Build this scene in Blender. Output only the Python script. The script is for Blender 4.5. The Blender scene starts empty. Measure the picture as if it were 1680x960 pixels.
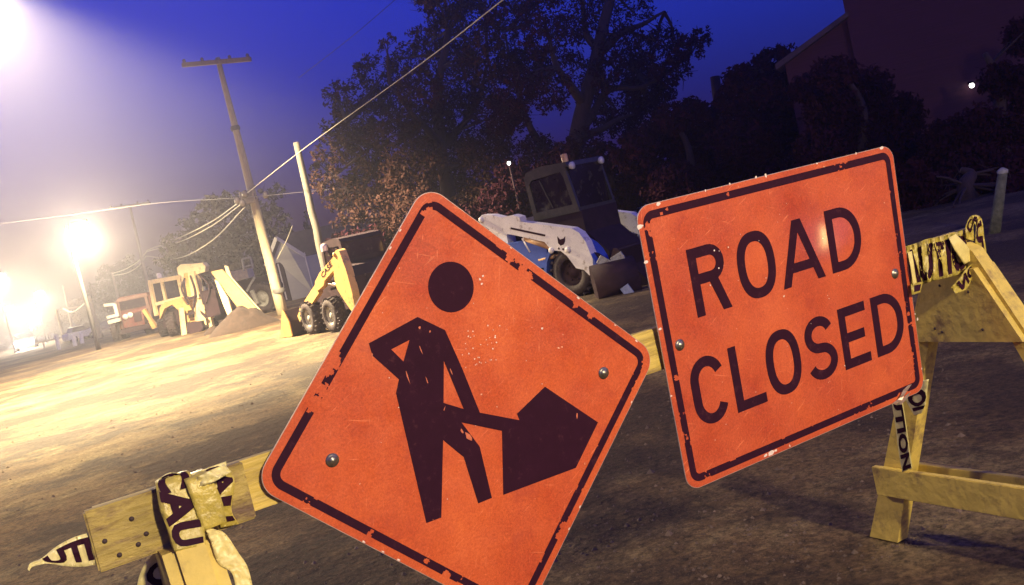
import bpy, bmesh, math, random
import numpy as np
from mathutils import Vector, Matrix, noise as mnoise
from mathutils.geometry import tessellate_polygon

random.seed(7)
R = math.radians
scene = bpy.context.scene
col = scene.collection

# ------------------------------------------------------------------ camera
F_PX, CX, CY = 1588.0, 840.0, 480.0
CAM = Vector((0, 0, 1.2))
RT = Vector((0.85194, -0.47219, -0.22635)).normalized()
UP = Vector((0.23363, -0.04409, 0.97133)).normalized()
FW = Vector((0.46863, 0.88039, -0.07276)).normalized()
cam_d = bpy.data.cameras.new('camera')
cam = bpy.data.objects.new('camera', cam_d)
col.objects.link(cam)
M = Matrix.Identity(4)
for i in range(3):
    M[i][0], M[i][1], M[i][2], M[i][3] = RT[i], UP[i], -FW[i], CAM[i]
cam.matrix_world = M
cam_d.sensor_width = 36.0
cam_d.lens = F_PX / 1680.0 * 36.0
cam_d.clip_start = 0.05
cam_d.clip_end = 3000
scene.camera = cam

# ------------------------------------------------------------------ world, exposure
SKY_STRENGTH = 1.0
world = bpy.data.worlds.new("World")
scene.world = world
world.use_nodes = True
wn = world.node_tree.nodes
wl = world.node_tree.links
wn.clear()
w_out = wn.new('ShaderNodeOutputWorld')
w_bg = wn.new('ShaderNodeBackground')
w_sky = wn.new('ShaderNodeTexSky')
w_sky.sky_type = 'NISHITA'
w_sky.sun_disc = False
w_sky.sun_elevation = R(-1.0)
w_sky.sun_rotation = R(150)
w_sky.ozone_density = 6.0
w_mul = wn.new('ShaderNodeMix')
w_mul.data_type = 'RGBA'
w_mul.blend_type = 'MULTIPLY'
w_mul.inputs[0].default_value = 1.0
w_mul.inputs[7].default_value = (1.15, 0.78, 2.3, 1)
wl.new(w_sky.outputs[0], w_mul.inputs[6])
wl.new(w_mul.outputs[2], w_bg.inputs[0])
w_bg.inputs[1].default_value = SKY_STRENGTH
wl.new(w_bg.outputs[0], w_out.inputs[0])
vs = scene.view_settings
vs.view_transform = 'Standard'
vs.look = 'None'
vs.exposure = 0.0
vs.gamma = 1.0
vs.use_curve_mapping = False
scene.cycles.volume_bounces = 0
scene.cycles.max_bounces = 6

HAZE = 0.0042              # density of the haze added for lamp glare and lifted blacks
# lamp strengths (W) and colours
LAMP_BEHIND = 1750.0     # street lamp behind the photographer
LAMP_MIRROR = 4200.0      # lamp whose reflection shows on the sign
LAMP_GLARE = 78000.0      # near street lamp at the left edge
LAMP_LEFT = 7000.0       # street lamp out of frame to the left
LAMP_STREET = 3600.0      # lamps further down the street
C_WARM = (1.0, 0.80, 0.46)
C_SODIUM = (1.0, 0.78, 0.36)


# ------------------------------------------------------------------ point helpers
def ray(px, py):
    return RT * ((px - CX) / F_PX) - UP * ((py - CY) / F_PX) + FW


def PD(px, py, depth):
    return CAM + ray(px, py) * depth


def gz(x, y):
    t = min(1.0, max(0.0, (y - 4.0) / 14.0))
    return -0.16 * t * t * (3 - 2 * t)


def PG(px, py):
    v = ray(px, py)
    t = -CAM.z / v.z
    for _ in range(6):
        q = CAM + v * t
        t = (gz(q.x, q.y) - CAM.z) / v.z
    return CAM + v * t


def PY(px, py, Y):
    v = ray(px, py)
    return CAM + v * (Y / v.y)


def PX(px, py, X):
    v = ray(px, py)
    return CAM + v * (X / v.x)


# ------------------------------------------------------------------ materials
MATS = {}


def mat(name, color, rough=0.6, var=0.25, scale=8.0, metal=0.0, bump=0.0, bscale=60.0,
        dirt=None, dirt_amt=0.0, dirt_scale=3.0, spec=0.5, trans=0.0, emit=None, estr=0.0, stretch=None):
    if name in MATS:
        return MATS[name]
    m = bpy.data.materials.new(name)
    m.use_nodes = True
    nt = m.node_tree
    b = nt.nodes['Principled BSDF']
    tc = nt.nodes.new('ShaderNodeTexCoord')
    vec = tc.outputs['Object']
    if stretch:
        mp = nt.nodes.new('ShaderNodeMapping')
        mp.inputs['Scale'].default_value = stretch
        nt.links.new(vec, mp.inputs[0])
        vec = mp.outputs[0]
    n = nt.nodes.new('ShaderNodeTexNoise')
    n.inputs['Scale'].default_value = scale
    n.inputs['Detail'].default_value = 6
    n.inputs['Roughness'].default_value = 0.65
    nt.links.new(vec, n.inputs['Vector'])
    cr = nt.nodes.new('ShaderNodeValToRGB')
    cr.color_ramp.elements[0].position = 0.3
    cr.color_ramp.elements[1].position = 0.7
    lo = [max(0, c * (1 - var)) for c in color]
    hi = [min(1, c * (1 + var)) for c in color]
    cr.color_ramp.elements[0].color = (*lo, 1)
    cr.color_ramp.elements[1].color = (*hi, 1)
    nt.links.new(n.outputs[0], cr.inputs[0])
    out = cr.outputs[0]
    if dirt is not None:
        n2 = nt.nodes.new('ShaderNodeTexNoise')
        n2.inputs['Scale'].default_value = dirt_scale
        n2.inputs['Detail'].default_value = 9
        n2.inputs['Roughness'].default_value = 0.7
        nt.links.new(vec, n2.inputs['Vector'])
        r2 = nt.nodes.new('ShaderNodeValToRGB')
        r2.color_ramp.elements[0].position = 0.60 - dirt_amt * 0.5
        r2.color_ramp.elements[1].position = 0.72 - dirt_amt * 0.4
        nt.links.new(n2.outputs[0], r2.inputs[0])
        mx = nt.nodes.new('ShaderNodeMix')
        mx.data_type = 'RGBA'
        nt.links.new(r2.outputs[0], mx.inputs[0])
        nt.links.new(out, mx.inputs[6])
        mx.inputs[7].default_value = (*dirt, 1)
        out = mx.outputs[2]
    nt.links.new(out, b.inputs['Base Color'])
    b.inputs['Roughness'].default_value = rough
    b.inputs['Metallic'].default_value = metal
    b.inputs['Specular IOR Level'].default_value = spec
    if trans:
        b.inputs['Transmission Weight'].default_value = trans
    if emit:
        b.inputs['Emission Color'].default_value = (*emit, 1)
        b.inputs['Emission Strength'].default_value = estr
    if bump:
        n3 = nt.nodes.new('ShaderNodeTexNoise')
        n3.inputs['Scale'].default_value = bscale
        n3.inputs['Detail'].default_value = 8
        nt.links.new(vec, n3.inputs['Vector'])
        bp = nt.nodes.new('ShaderNodeBump')
        bp.inputs['Strength'].default_value = bump
        bp.inputs['Distance'].default_value = 0.01
        nt.links.new(n3.outputs[0], bp.inputs['Height'])
        nt.links.new(bp.outputs[0], b.inputs['Normal'])
    MATS[name] = m
    return m


BLACK = (0.030, 0.0060, 0.018)      # black ink of signs and tape; plum tint stands in for lifted blacks


def sign_material(name, base, seed, glint=False):
    m = bpy.data.materials.new(name)
    m.use_nodes = True
    nt = m.node_tree
    N, Lk = nt.nodes, nt.links
    b = N['Principled BSDF']
    tc = N.new('ShaderNodeTexCoord')
    mp = N.new('ShaderNodeMapping')
    mp.inputs['Location'].default_value = (seed, seed * 2, 0)
    Lk.new(tc.outputs['Object'], mp.inputs[0])

    def nz(scale, detail, rough=0.6, vec=None):
        n = N.new('ShaderNodeTexNoise')
        n.inputs['Scale'].default_value = scale
        n.inputs['Detail'].default_value = detail
        n.inputs['Roughness'].default_value = rough
        Lk.new(vec or mp.outputs[0], n.inputs['Vector'])
        return n.outputs[0]

    def ramp(src, a, bb, c0, c1):
        r = N.new('ShaderNodeValToRGB')
        r.color_ramp.elements[0].position = a
        r.color_ramp.elements[1].position = bb
        r.color_ramp.elements[0].color = (*c0, 1)
        r.color_ramp.elements[1].color = (*c1, 1)
        Lk.new(src, r.inputs[0])
        return r.outputs[0]

    def mix(f, a, c):
        x = N.new('ShaderNodeMix')
        x.data_type = 'RGBA'
        if isinstance(f, float):
            x.inputs[0].default_value = f
        else:
            Lk.new(f, x.inputs[0])
        Lk.new(a, x.inputs[6])
        x.inputs[7].default_value = (*c, 1)
        return x.outputs[2]
    big = ramp(nz(5, 6), 0.3, 0.72, [c * 0.74 for c in base], [base[0] * 1.12, base[1] * 1.7, base[2] * 1.3])
    # fine grain of the reflective sheeting
    grain = nz(240, 4, 0.85)
    g = N.new('ShaderNodeMix')
    g.data_type = 'RGBA'
    g.blend_type = 'OVERLAY'
    g.inputs[0].default_value = 0.9
    Lk.new(big, g.inputs[6])
    Lk.new(grain, g.inputs[7])
    out = g.outputs[2]
    # scuffs: pale scratches in three directions
    for ang, sc, thr in ((0.5, (16, 16, 260), 0.66), (-0.35, (10, 10, 200), 0.68), (1.3, (22, 22, 300), 0.68)):
        m1 = N.new('ShaderNodeMapping')
        m1.inputs['Rotation'].default_value = (0, ang, 0)
        Lk.new(mp.outputs[0], m1.inputs[0])
        m2 = N.new('ShaderNodeMapping')
        m2.inputs['Scale'].default_value = sc
        Lk.new(m1.outputs[0], m2.inputs[0])
        s_ = nz(1.0, 3, 0.6, m2.outputs[0])
        f = ramp(s_, thr, thr + 0.05, (0, 0, 0), (0.55, 0.55, 0.55))
        out = mix(f, out, (0.95, 0.30, 0.13))
    # dark smudges
    f = ramp(nz(9, 8, 0.7), 0.58, 0.70, (0, 0, 0), (0.5, 0.5, 0.5))
    out = mix(f, out, (0.36, 0.045, 0.03))
    # small chips down to pale primer
    f = ramp(nz(75, 2, 0.5), 0.765, 0.785, (0, 0, 0), (0.8, 0.8, 0.8))
    out = mix(f, out, (0.9, 0.55, 0.36))
    Lk.new(out, b.inputs['Base Color'])
    b.inputs['Roughness'].default_value = 0.42
    b.inputs['Specular IOR Level'].default_value = 0.5
    bp = N.new('ShaderNodeBump')
    bp.inputs['Strength'].default_value = 0.25
    bp.inputs['Distance'].default_value = 0.002
    Lk.new(nz(220, 4), bp.inputs['Height'])
    Lk.new(bp.outputs[0], b.inputs['Normal'])
    rr = ramp(nz(14, 6, 0.7), 0.35, 0.7, (0.3, 0.3, 0.3), (0.55, 0.55, 0.55))
    Lk.new(rr, b.inputs['Roughness'])
    b.inputs['Coat Weight'].default_value = 1.0 if glint else 0.4
    b.inputs['Coat Roughness'].default_value = 0.21
    if glint:
        # coat normal bent like a bowl, added to bring out the lamp glint
        vm = N.new('ShaderNodeVectorMath')
        vm.operation = 'DISTANCE'
        Lk.new(tc.outputs['Object'], vm.inputs[0])
        vm.inputs[1].default_value = glint
        mr = N.new('ShaderNodeMapRange')
        mr.interpolation_type = 'SMOOTHERSTEP'
        mr.inputs['From Min'].default_value = 0.0
        mr.inputs['From Max'].default_value = 0.20
        mr.inputs['To Min'].default_value = 0.0
        mr.inputs['To Max'].default_value = 0.0262
        Lk.new(vm.outputs['Value'], mr.inputs['Value'])
        b2 = N.new('ShaderNodeBump')
        b2.inputs['Strength'].default_value = 1.0
        b2.inputs['Distance'].default_value = 1.0
        Lk.new(mr.outputs[0], b2.inputs['Height'])

        Lk.new(b2.outputs[0], b.inputs['Coat Normal'])
    return m


# ------------------------------------------------------------------ mesh builder
class MB:
    def __init__(s):
        s.v = []
        s.f = []
        s.smooth = []

    def add(s, verts, faces, smooth=False):
        o = len(s.v)
        s.v += [Vector(v) for v in verts]
        s.f += [tuple(i + o for i in f) for f in faces]
        s.smooth += [smooth] * len(faces)
        return s

    def box(s, a, b, M4=None, bev=0.0):
        (x0, y0, z0), (x1, y1, z1) = a, b
        if bev:
            bm = bmesh.new()
            bmesh.ops.create_cube(bm, size=1)
            for v in bm.verts:
                v.co = Vector(((x0 + x1) / 2 + v.co.x * (x1 - x0), (y0 + y1) / 2 + v.co.y * (y1 - y0), (z0 + z1) / 2 + v.co.z * (z1 - z0)))
            bmesh.ops.bevel(bm, geom=bm.edges[:], offset=bev, segments=2, affect='EDGES')
            bm.verts.index_update()
            vs_ = [v.co.copy() for v in bm.verts]
            fs = [tuple(v.index for v in f.verts) for f in bm.faces]
            bm.free()
        else:
            vs_ = [Vector(p) for p in ((x0, y0, z0), (x1, y0, z0), (x1, y1, z0), (x0, y1, z0), (x0, y0, z1), (x1, y0, z1), (x1, y1, z1), (x0, y1, z1))]
            fs = [(3, 2, 1, 0), (4, 5, 6, 7), (0, 1, 5, 4), (1, 2, 6, 5), (2, 3, 7, 6), (3, 0, 4, 7)]
        if M4:
            vs_ = [M4 @ v for v in vs_]
        return s.add(vs_, fs)

    def bar(s, a, b, w, h, up=(0, 0, 1), w2=None, h2=None, ext=0.0):
        """box beam from a to b: w across, h along 'up'"""
        a, b = Vector(a), Vector(b)
        d = (b - a).normalized()
        a = a - d * ext
        b = b + d * ext
        side = d.cross(Vector(up))
        if side.length < 1e-4:
            side = d.cross(Vector((1, 0, 0)))
        side.normalize()
        u = side.cross(d).normalized()
        w2 = w2 or w
        h2 = h2 or h
        vs_ = []
        for p, ww, hh in ((a, w, h), (b, w2, h2)):
            for sx, sy in ((-1, -1), (1, -1), (1, 1), (-1, 1)):
                vs_.append(p + side * sx * ww / 2 + u * sy * hh / 2)
        return s.add(vs_, [(3, 2, 1, 0), (4, 5, 6, 7), (0, 1, 5, 4), (1, 2, 6, 5), (2, 3, 7, 6), (3, 0, 4, 7)])

    def tube(s, pts, rad, n=8, cap=True):
        pts = [Vector(p) for p in pts]
        rad = rad if isinstance(rad, (list, tuple)) else [rad] * len(pts)
        vs_, fs = [], []
        ref = None
        for i, p in enumerate(pts):
            d = (pts[min(i + 1, len(pts) - 1)] - pts[max(i - 1, 0)]).normalized()
            if ref is None:
                ref = d.orthogonal().normalized()
            u = (ref - d * ref.dot(d)).normalized()
            ref = u
            w = d.cross(u)
            for k in range(n):
                t = 2 * math.pi * k / n
                vs_.append(p + (u * math.cos(t) + w * math.sin(t)) * rad[i])
        for i in range(len(pts) - 1):
            for k in range(n):
                k2 = (k + 1) % n
                fs.append((i * n + k, i * n + k2, (i + 1) * n + k2, (i + 1) * n + k))
        s.add(vs_, fs, True)
        if cap:
            o = len(s.v) - len(vs_)
            s.f.append(tuple(o + k for k in reversed(range(n))))
            s.f.append(tuple(o + (len(pts) - 1) * n + k for k in range(n)))
            s.smooth += [False, False]
        return s

    def lathe(s, prof, M4, n=24):
        """prof: (radius, axial) pairs, axis = local z of M4"""
        vs_, fs = [], []
        for r, a in prof:
            for k in range(n):
                t = 2 * math.pi * k / n
                vs_.append(M4 @ Vector((r * math.cos(t), r * math.sin(t), a)))
        for i in range(len(prof) - 1):
            for k in range(n):
                k2 = (k + 1) % n
                fs.append((i * n + k, i * n + k2, (i + 1) * n + k2, (i + 1) * n + k))
        return s.add(vs_, fs, True)

    def prism(s, loops, to3, t0, t1):
        """loops: list of 2D loops (first outer, others holes); to3(u,v,w)->3D"""
        tri = tessellate_polygon([[Vector((p[0], p[1], 0)) for p in lp] for lp in loops])
        flat = [p for lp in loops for p in lp]
        n = len(flat)
        vs_ = [to3(p[0], p[1], t0) for p in flat] + [to3(p[0], p[1], t1) for p in flat]
        fs = [tuple(t) for t in tri] + [tuple(n + i for i in reversed(t)) for t in tri]
        o = 0
        for lp in loops:
            for i in range(len(lp)):
                j = (i + 1) % len(lp)
                fs.append((o + i, o + j, n + o + j, n + o + i))
            o += len(lp)
        return s.add(vs_, fs)

    def build(s, name, material, parent=None, local=False, shade=None):
        me = bpy.data.meshes.new(name)
        off = Vector((0, 0, 0))
        if parent is not None and not local:
            p = parent
            while p is not None:
                off += p.location
                p = p.parent
        me.from_pydata([tuple(v - off) for v in s.v], [], s.f)
        bm = bmesh.new()
        bm.from_mesh(me)
        bmesh.ops.recalc_face_normals(bm, faces=bm.faces[:])
        bm.to_mesh(me)
        bm.free()
        if any(s.smooth) or shade:
            me.polygons.foreach_set('use_smooth', [bool(x) or bool(shade) for x in s.smooth])
        me.materials.append(material)
        o = bpy.data.objects.new(name, me)
        col.objects.link(o)
        if parent is not None:
            o.parent = parent
        return o


def tag(o, label=None, cat=None, group=None, kind=None):
    if label:
        o['label'] = label
    if cat:
        o['category'] = cat
    if group:
        o['group'] = group
    if kind:
        o['kind'] = kind
    return o


def thing(name, loc, label, cat, group=None, rz=0.0):
    o = bpy.data.objects.new(name, None)
    o.empty_display_size = 0.2
    o.location = loc
    o.rotation_euler = (0, 0, rz)
    col.objects.link(o)
    return tag(o, label, cat, group)


def copy_tree(o, parent=None):
    c = o.copy()
    col.objects.link(c)
    c.parent = parent
    for ch in list(o.children):
        copy_tree(ch, c)
    return c


def smooth_curve(pts, n=6):
    pts = [Vector(p) for p in pts]
    if len(pts) < 3:
        return pts
    out = []
    P = [pts[0] * 2 - pts[1]] + pts + [pts[-1] * 2 - pts[-2]]
    for i in range(1, len(P) - 2):
        a, b, c, d = P[i - 1], P[i], P[i + 1], P[i + 2]
        for k in range(n):
            t = k / n
            out.append(0.5 * ((2 * b) + (c - a) * t + (2 * a - 5 * b + 4 * c - d) * t * t + (3 * b - a - 3 * c + d) * t ** 3))
    out.append(pts[-1])
    return out


def text_geo(body, bold=0.02, res=3):
    """2D outline text turned into faces, scaled to unit height, x from 0"""
    cu = bpy.data.curves.new('t', 'FONT')
    cu.body = body
    cu.offset = bold
    cu.resolution_u = res
    ob = bpy.data.objects.new('t', cu)
    col.objects.link(ob)
    dg = bpy.context.evaluated_depsgraph_get()
    me = bpy.data.meshes.new_from_object(ob.evaluated_get(dg))
    bpy.data.objects.remove(ob)
    bpy.data.curves.remove(cu)
    bm = bmesh.new()
    bm.from_mesh(me)
    bmesh.ops.triangulate(bm, faces=bm.faces[:])
    for _ in range(3):
        le = [e for e in bm.edges if e.calc_length() > 0.12]
        if le:
            bmesh.ops.subdivide_edges(bm, edges=le, cuts=1)
            bmesh.ops.triangulate(bm, faces=bm.faces[:])
    bm.verts.index_update()
    vs_ = [v.co.copy() for v in bm.verts]
    fs = [tuple(v.index for v in f.verts) for f in bm.faces]
    bm.free()
    bpy.data.meshes.remove(me)
    x0 = min(v.x for v in vs_); x1 = max(v.x for v in vs_)
    y0 = min(v.y for v in vs_); y1 = max(v.y for v in vs_)
    h = y1 - y0
    return [((v.x - x0) / h, (v.y - y0) / h) for v in vs_], fs, (x1 - x0) / h


# ------------------------------------------------------------------ ground
def gnoise(x, y):
    k = min(1.0, max(0.0, (y - 2.2) / 3.0))
    return 0.012 * mnoise.noise(Vector((x * 0.7, y * 0.7, 0))) + k * 0.012 * mnoise.noise(Vector((x * 2.1, y * 1.3, 5)))


def build_ground():
    m = bpy.data.materials.new('ground_gravel')
    m.use_nodes = True
    nt = m.node_tree
    N, Lk = nt.nodes, nt.links
    b = N['Principled BSDF']
    tc = N.new('ShaderNodeTexCoord')

    def nz(scale, detail, rough=0.6, sc=(1, 1, 1), rot=0.0):
        mp = N.new('ShaderNodeMapping')
        mp.inputs['Scale'].default_value = sc
        mp.inputs['Rotation'].default_value = (0, 0, rot)
        Lk.new(tc.outputs['Object'], mp.inputs[0])
        n = N.new('ShaderNodeTexNoise')
        n.inputs['Scale'].default_value = scale
        n.inputs['Detail'].default_value = detail
        n.inputs['Roughness'].default_value = rough
        Lk.new(mp.outputs[0], n.inputs['Vector'])
        return n.outputs[0]

    def ramp(src, *stops):
        r = N.new('ShaderNodeValToRGB')
        e = r.color_ramp.elements
        e[0].position, e[0].color = stops[0][0], (*stops[0][1], 1)
        e[1].position, e[1].color = stops[-1][0], (*stops[-1][1], 1)
        for p, c in stops[1:-1]:
            x = e.new(p)
            x.color = (*c, 1)
        Lk.new(src, r.inputs[0])
        return r.outputs[0]

    def mixc(f, a, c, mode='MIX'):
        x = N.new('ShaderNodeMix')
        x.data_type = 'RGBA'
        x.blend_type = mode
        for k, v in ((0, f), (6, a), (7, c)):
            if isinstance(v, (int, float)):
                x.inputs[k].default_value = v
            elif isinstance(v, tuple):
                x.inputs[k].default_value = (*v, 1)
            else:
                Lk.new(v, x.inputs[k])
        return x.outputs[2]
    base = ramp(nz(0.8, 12, 0.74), (0.36, (0.095, 0.052, 0.024)), (0.5, (0.15, 0.094, 0.042)), (0.62, (0.24, 0.175, 0.082)))
    # damp, oily patches in the dirt
    st = ramp(nz(0.26, 15, 0.76, (1.1, 0.85, 1), 0.25), (0.46, (0, 0, 0)), (0.53, (0.9, 0.9, 0.9)))
    c = mixc(st, base, (0.040, 0.021, 0.012))
    sp = ramp(nz(30, 8, 0.88), (0.40, (0.30, 0.30, 0.30)), (0.6, (1.6, 1.6, 1.6)))
    c = mixc(1.0, c, sp, 'MULTIPLY')
    gr = ramp(nz(210, 2, 0.6), (0.69, (0, 0, 0)), (0.74, (1, 1, 1)))
    c = mixc(gr, c, (0.42, 0.34, 0.27))
    Lk.new(c, b.inputs['Base Color'])
    b.inputs['Roughness'].default_value = 0.85
    b.inputs['Specular IOR Level'].default_value = 0.3
    bp = N.new('ShaderNodeBump')
    bp.inputs['Strength'].default_value = 0.9
    bp.inputs['Distance'].default_value = 0.02
    Lk.new(nz(55, 9, 0.75), bp.inputs['Height'])
    bp2 = N.new('ShaderNodeBump')
    bp2.inputs['Strength'].default_value = 0.6
    bp2.inputs['Distance'].default_value = 0.12
    Lk.new(nz(4.0, 6, 0.6), bp2.inputs['Height'])
    Lk.new(bp.outputs[0], bp2.inputs['Normal'])
    Lk.new(bp2.outputs[0], b.inputs['Normal'])

    def axis(lo, hi):
        a = []
        v = lo
        while v < hi:
            a.append(v)
            d = abs(v)
            v += 0.2 if d < 22 else (1.0 if d < 40 else (8 if d < 120 else 80))
        return a + [hi]
    xs, ys = axis(-700, 700), axis(-60, 900)
    verts = []
    for y in ys:
        for x in xs:
            z = gz(x, y)
            if abs(x) < 40 and abs(y) < 60:
                z += gnoise(x, y)
            verts.append((x, y, z))
    nx = len(xs)
    faces = [(j * nx + i, j * nx + i + 1, (j + 1) * nx + i + 1, (j + 1) * nx + i) for j in range(len(ys) - 1) for i in range(nx - 1)]
    mb = MB()
    mb.add(verts, faces, True)
    o = mb.build('ground', m)
    tag(o, kind='structure')


build_ground()


def build_gravel():
    rs = np.random.RandomState(4)
    V, Fc = [], []
    base = [(-.5, -.5, 0), (.5, -.4, 0), (.45, .5, 0), (-.4, .45, 0), (0, 0, .55), (.1, -.1, .5)]
    bf = [(0, 1, 5), (1, 2, 5), (2, 4, 5), (2, 3, 4), (3, 0, 4), (0, 5, 4)]
    n = 0
    while n < 14000:
        y = 2.0 + rs.rand() ** 1.6 * 16
        x = rs.uniform(-0.1, 1.25) * y
        if mnoise.noise(Vector((x * .8, y * .8, 2))) < rs.uniform(-.6, .35):
            continue
        s_ = 0.003 + rs.exponential(0.0036)
        s_ = min(s_, .035) * (1 + y * .03)
        a = rs.uniform(0, 6.28)
        ca, sa = math.cos(a), math.sin(a)
        z = gz(x, y) + gnoise(x, y) - .001
        o = len(V)
        k = rs.uniform(.7, 1.3)
        for p in base:
            V.append((x + (p[0] * ca * k - p[1] * sa) * s_, y + (p[0] * sa * k + p[1] * ca) * s_, z + p[2] * s_))
        Fc += [tuple(i + o for i in f) for f in bf]
        n += 1
    me = bpy.data.meshes.new('gravel')
    me.from_pydata(V, [], Fc)
    me.materials.append(mat('gravel_stones', (0.115, 0.078, 0.055), 0.8, 0.6, 7))
    o = bpy.data.objects.new('gravel', me)
    col.objects.link(o)
    tag(o, 'loose gravel scattered over the dirt', None, kind='stuff')


build_gravel()


# ------------------------------------------------------------------ street lamps (each one carries its own light)
def street_lamp(pos, arm_dir, label, watt, color, radius=0.16, kind='cobra', arm=1.6, bulb=0.16, estr=400, cone=None, globe=False):
    """pos = position of the lamp head; the pole stands arm metres behind it"""
    pos = Vector(pos)
    d = Vector((arm_dir[0], arm_dir[1], 0)).normalized()
    base = pos - d * arm
    g = gz(base.x, base.y)
    t = thing('street_lamp', (base.x, base.y, g), label, 'street lamp')
    metal = mat('lamp_metal', (0.10, 0.095, 0.09), 0.6, 0.2)
    mb = MB()
    mb.tube([(base.x, base.y, g), (base.x, base.y, g + 0.5), (base.x, base.y, pos.z + 0.1)], [0.11, 0.09, 0.055], 12)
    mb.build('pole', metal, t)
    mb = MB()
    mb.tube(smooth_curve([Vector((base.x, base.y, pos.z - 0.5)), base.lerp(pos, .4) + Vector((0, 0, 0.18)), pos + Vector((0, 0, 0.16))]), 0.035, 8)
    mb.build('arm', metal, t)
    mb = MB()
    Mx = Matrix.Translation(pos + Vector((0, 0, 0.12))) @ d.to_track_quat('X', 'Z').to_matrix().to_4x4()
    mb.box((-0.32, -0.14, -0.03), (0.34, 0.14, 0.09), Mx, 0.03)
    hd = mb.build('lamp_head', metal, t)
    mb = MB()
    Ms = Matrix.Translation(pos + Vector((0, 0, 0.07)))
    if globe:
        mb.lathe([(bulb * math.sin(math.pi * k / 12) + .001, -bulb * .4 + bulb * .5 * math.cos(math.pi * k / 12)) for k in range(13)], Ms, 20)
    else:
        mb.lathe([(bulb, 0.0), (bulb * 0.97, -0.04), (bulb * 0.75, -0.09), (bulb * 0.35, -0.125), (0.002, -0.135)], Ms, 20)
    mb.build('lens', mat('lit_lens_%d' % estr, (0.9, 0.85, 0.7), 0.3, 0.02, emit=color, estr=estr), hd)
    L = bpy.data.lights.new('lamp_light', 'SPOT' if cone else 'POINT')
    L.energy = watt
    L.color = color
    L.shadow_soft_size = radius
    if cone:
        L.spot_size = R(cone)
        L.spot_blend = 0.35
    lo = bpy.data.objects.new('lamp_light', L)
    col.objects.link(lo)
    lo.parent = t
    lo.location = (pos + Vector((0, 0, -0.28 - (bulb * 1.2 if globe else 0)))) - t.location
    return t


street_lamp((1.45, -4.3, 3.6), (0.2, 1), 'low street lamp behind the photographer lighting the road signs from the front', LAMP_BEHIND, C_WARM)
street_lamp((1.5, 25.0, 9.7), (1, -0.2), 'tallest street lamp at the upper left corner, flooding the gravel with light', LAMP_GLARE, (1.0, 0.80, 0.46), radius=0.3, cone=126, arm=2.8)
street_lamp((23.0, -18.5, 6.6), (-1, 0.6), 'street lamp far behind the camera, mirrored in the ROAD CLOSED sign', LAMP_MIRROR, (1.0, 0.72, 0.25), radius=0.35)
street_lamp((-3.5, 12.0, 7.4), (1, 0.1), 'street lamp out of frame to the left of the barricade', LAMP_LEFT, C_SODIUM, radius=0.2, cone=130)
pl = PD(130, 370, 40)
street_lamp(pl, (1, -0.25), 'glaring street lamp left of the crossarm pole, high over the far gravel', LAMP_STREET * 1.7, (1.0, 0.80, 0.46), bulb=0.3, estr=120, globe=True, arm=0.5)
for (px, py, dp, bb, lab) in ((65, 480, 95, .62, 'small far street lamp, highest of the far lamps right of the left edge'), (14, 505, 100, .66, 'far street lamp glowing just inside the left edge above the roadside trees'),
                         (52, 513, 105, .62, 'far street lamp low between the smaller lamp above and the car headlights'), (2, 452, 80, .55, 'far street lamp cut by the left edge of the picture')):
    street_lamp(PD(px, py, dp), (1, -0.25), lab, LAMP_STREET * 1.25, (1.0, 0.80, 0.46), bulb=bb * .6, estr=120, globe=True, arm=0.5)


# ------------------------------------------------------------------ barricade
Y_PAINT = mat('yellow_paint_wood', (0.66, 0.50, 0.10), 0.6, 0.16, 14, bump=0.35, bscale=40, dirt=(0.26, 0.17, 0.07), dirt_amt=0.16, dirt_scale=9)
Y_WORN = mat('yellow_paint_worn', (0.43, 0.33, 0.085), 0.7, 0.3, 22, bump=0.6, bscale=90, dirt=(0.16, 0.10, 0.06), dirt_amt=0.24, dirt_scale=26, stretch=(0.35, 1, 1))
NAIL = mat('nail_rust', (0.05, 0.03, 0.03), 0.7, 0.2)

PLANK = mat('plank_paint', (0.64, 0.48, 0.10), 0.6, 0.2, 26, bump=0.6, bscale=60, dirt=(0.24, 0.16, 0.07), dirt_amt=0.17, dirt_scale=22, stretch=(0.12, 1, 1))
bar = thing('barricade', (1.15, 1.66, 0), 'long yellow wooden sawhorse barricade carrying the two orange signs', 'barricade')
mb = MB()
mb.box((0.07, 1.652, 0.822), (2.24, 1.674, 0.911), bev=0.002)
mb.build('plank', PLANK, bar)
mb = MB()
mb.box((0.056, 1.632, 0.815), (0.305, 1.6515, 0.913), bev=0.003)
eb = mb.build('end_board', Y_WORN, bar)
for q in ((0.12, 0.88), (0.075, 0.86), (0.135, 0.85), (0.09, 0.832), (0.12, 0.838)):
    nm = MB()
    nm.lathe([(0.0001, 0.003), (0.003, 0.0025), (0.0042, 0)], Matrix.Translation((q[0], 1.632, q[1])) @ Matrix.Rotation(R(90), 4, 'X'), 10)
    nm.build('nail', NAIL, eb)


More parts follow.
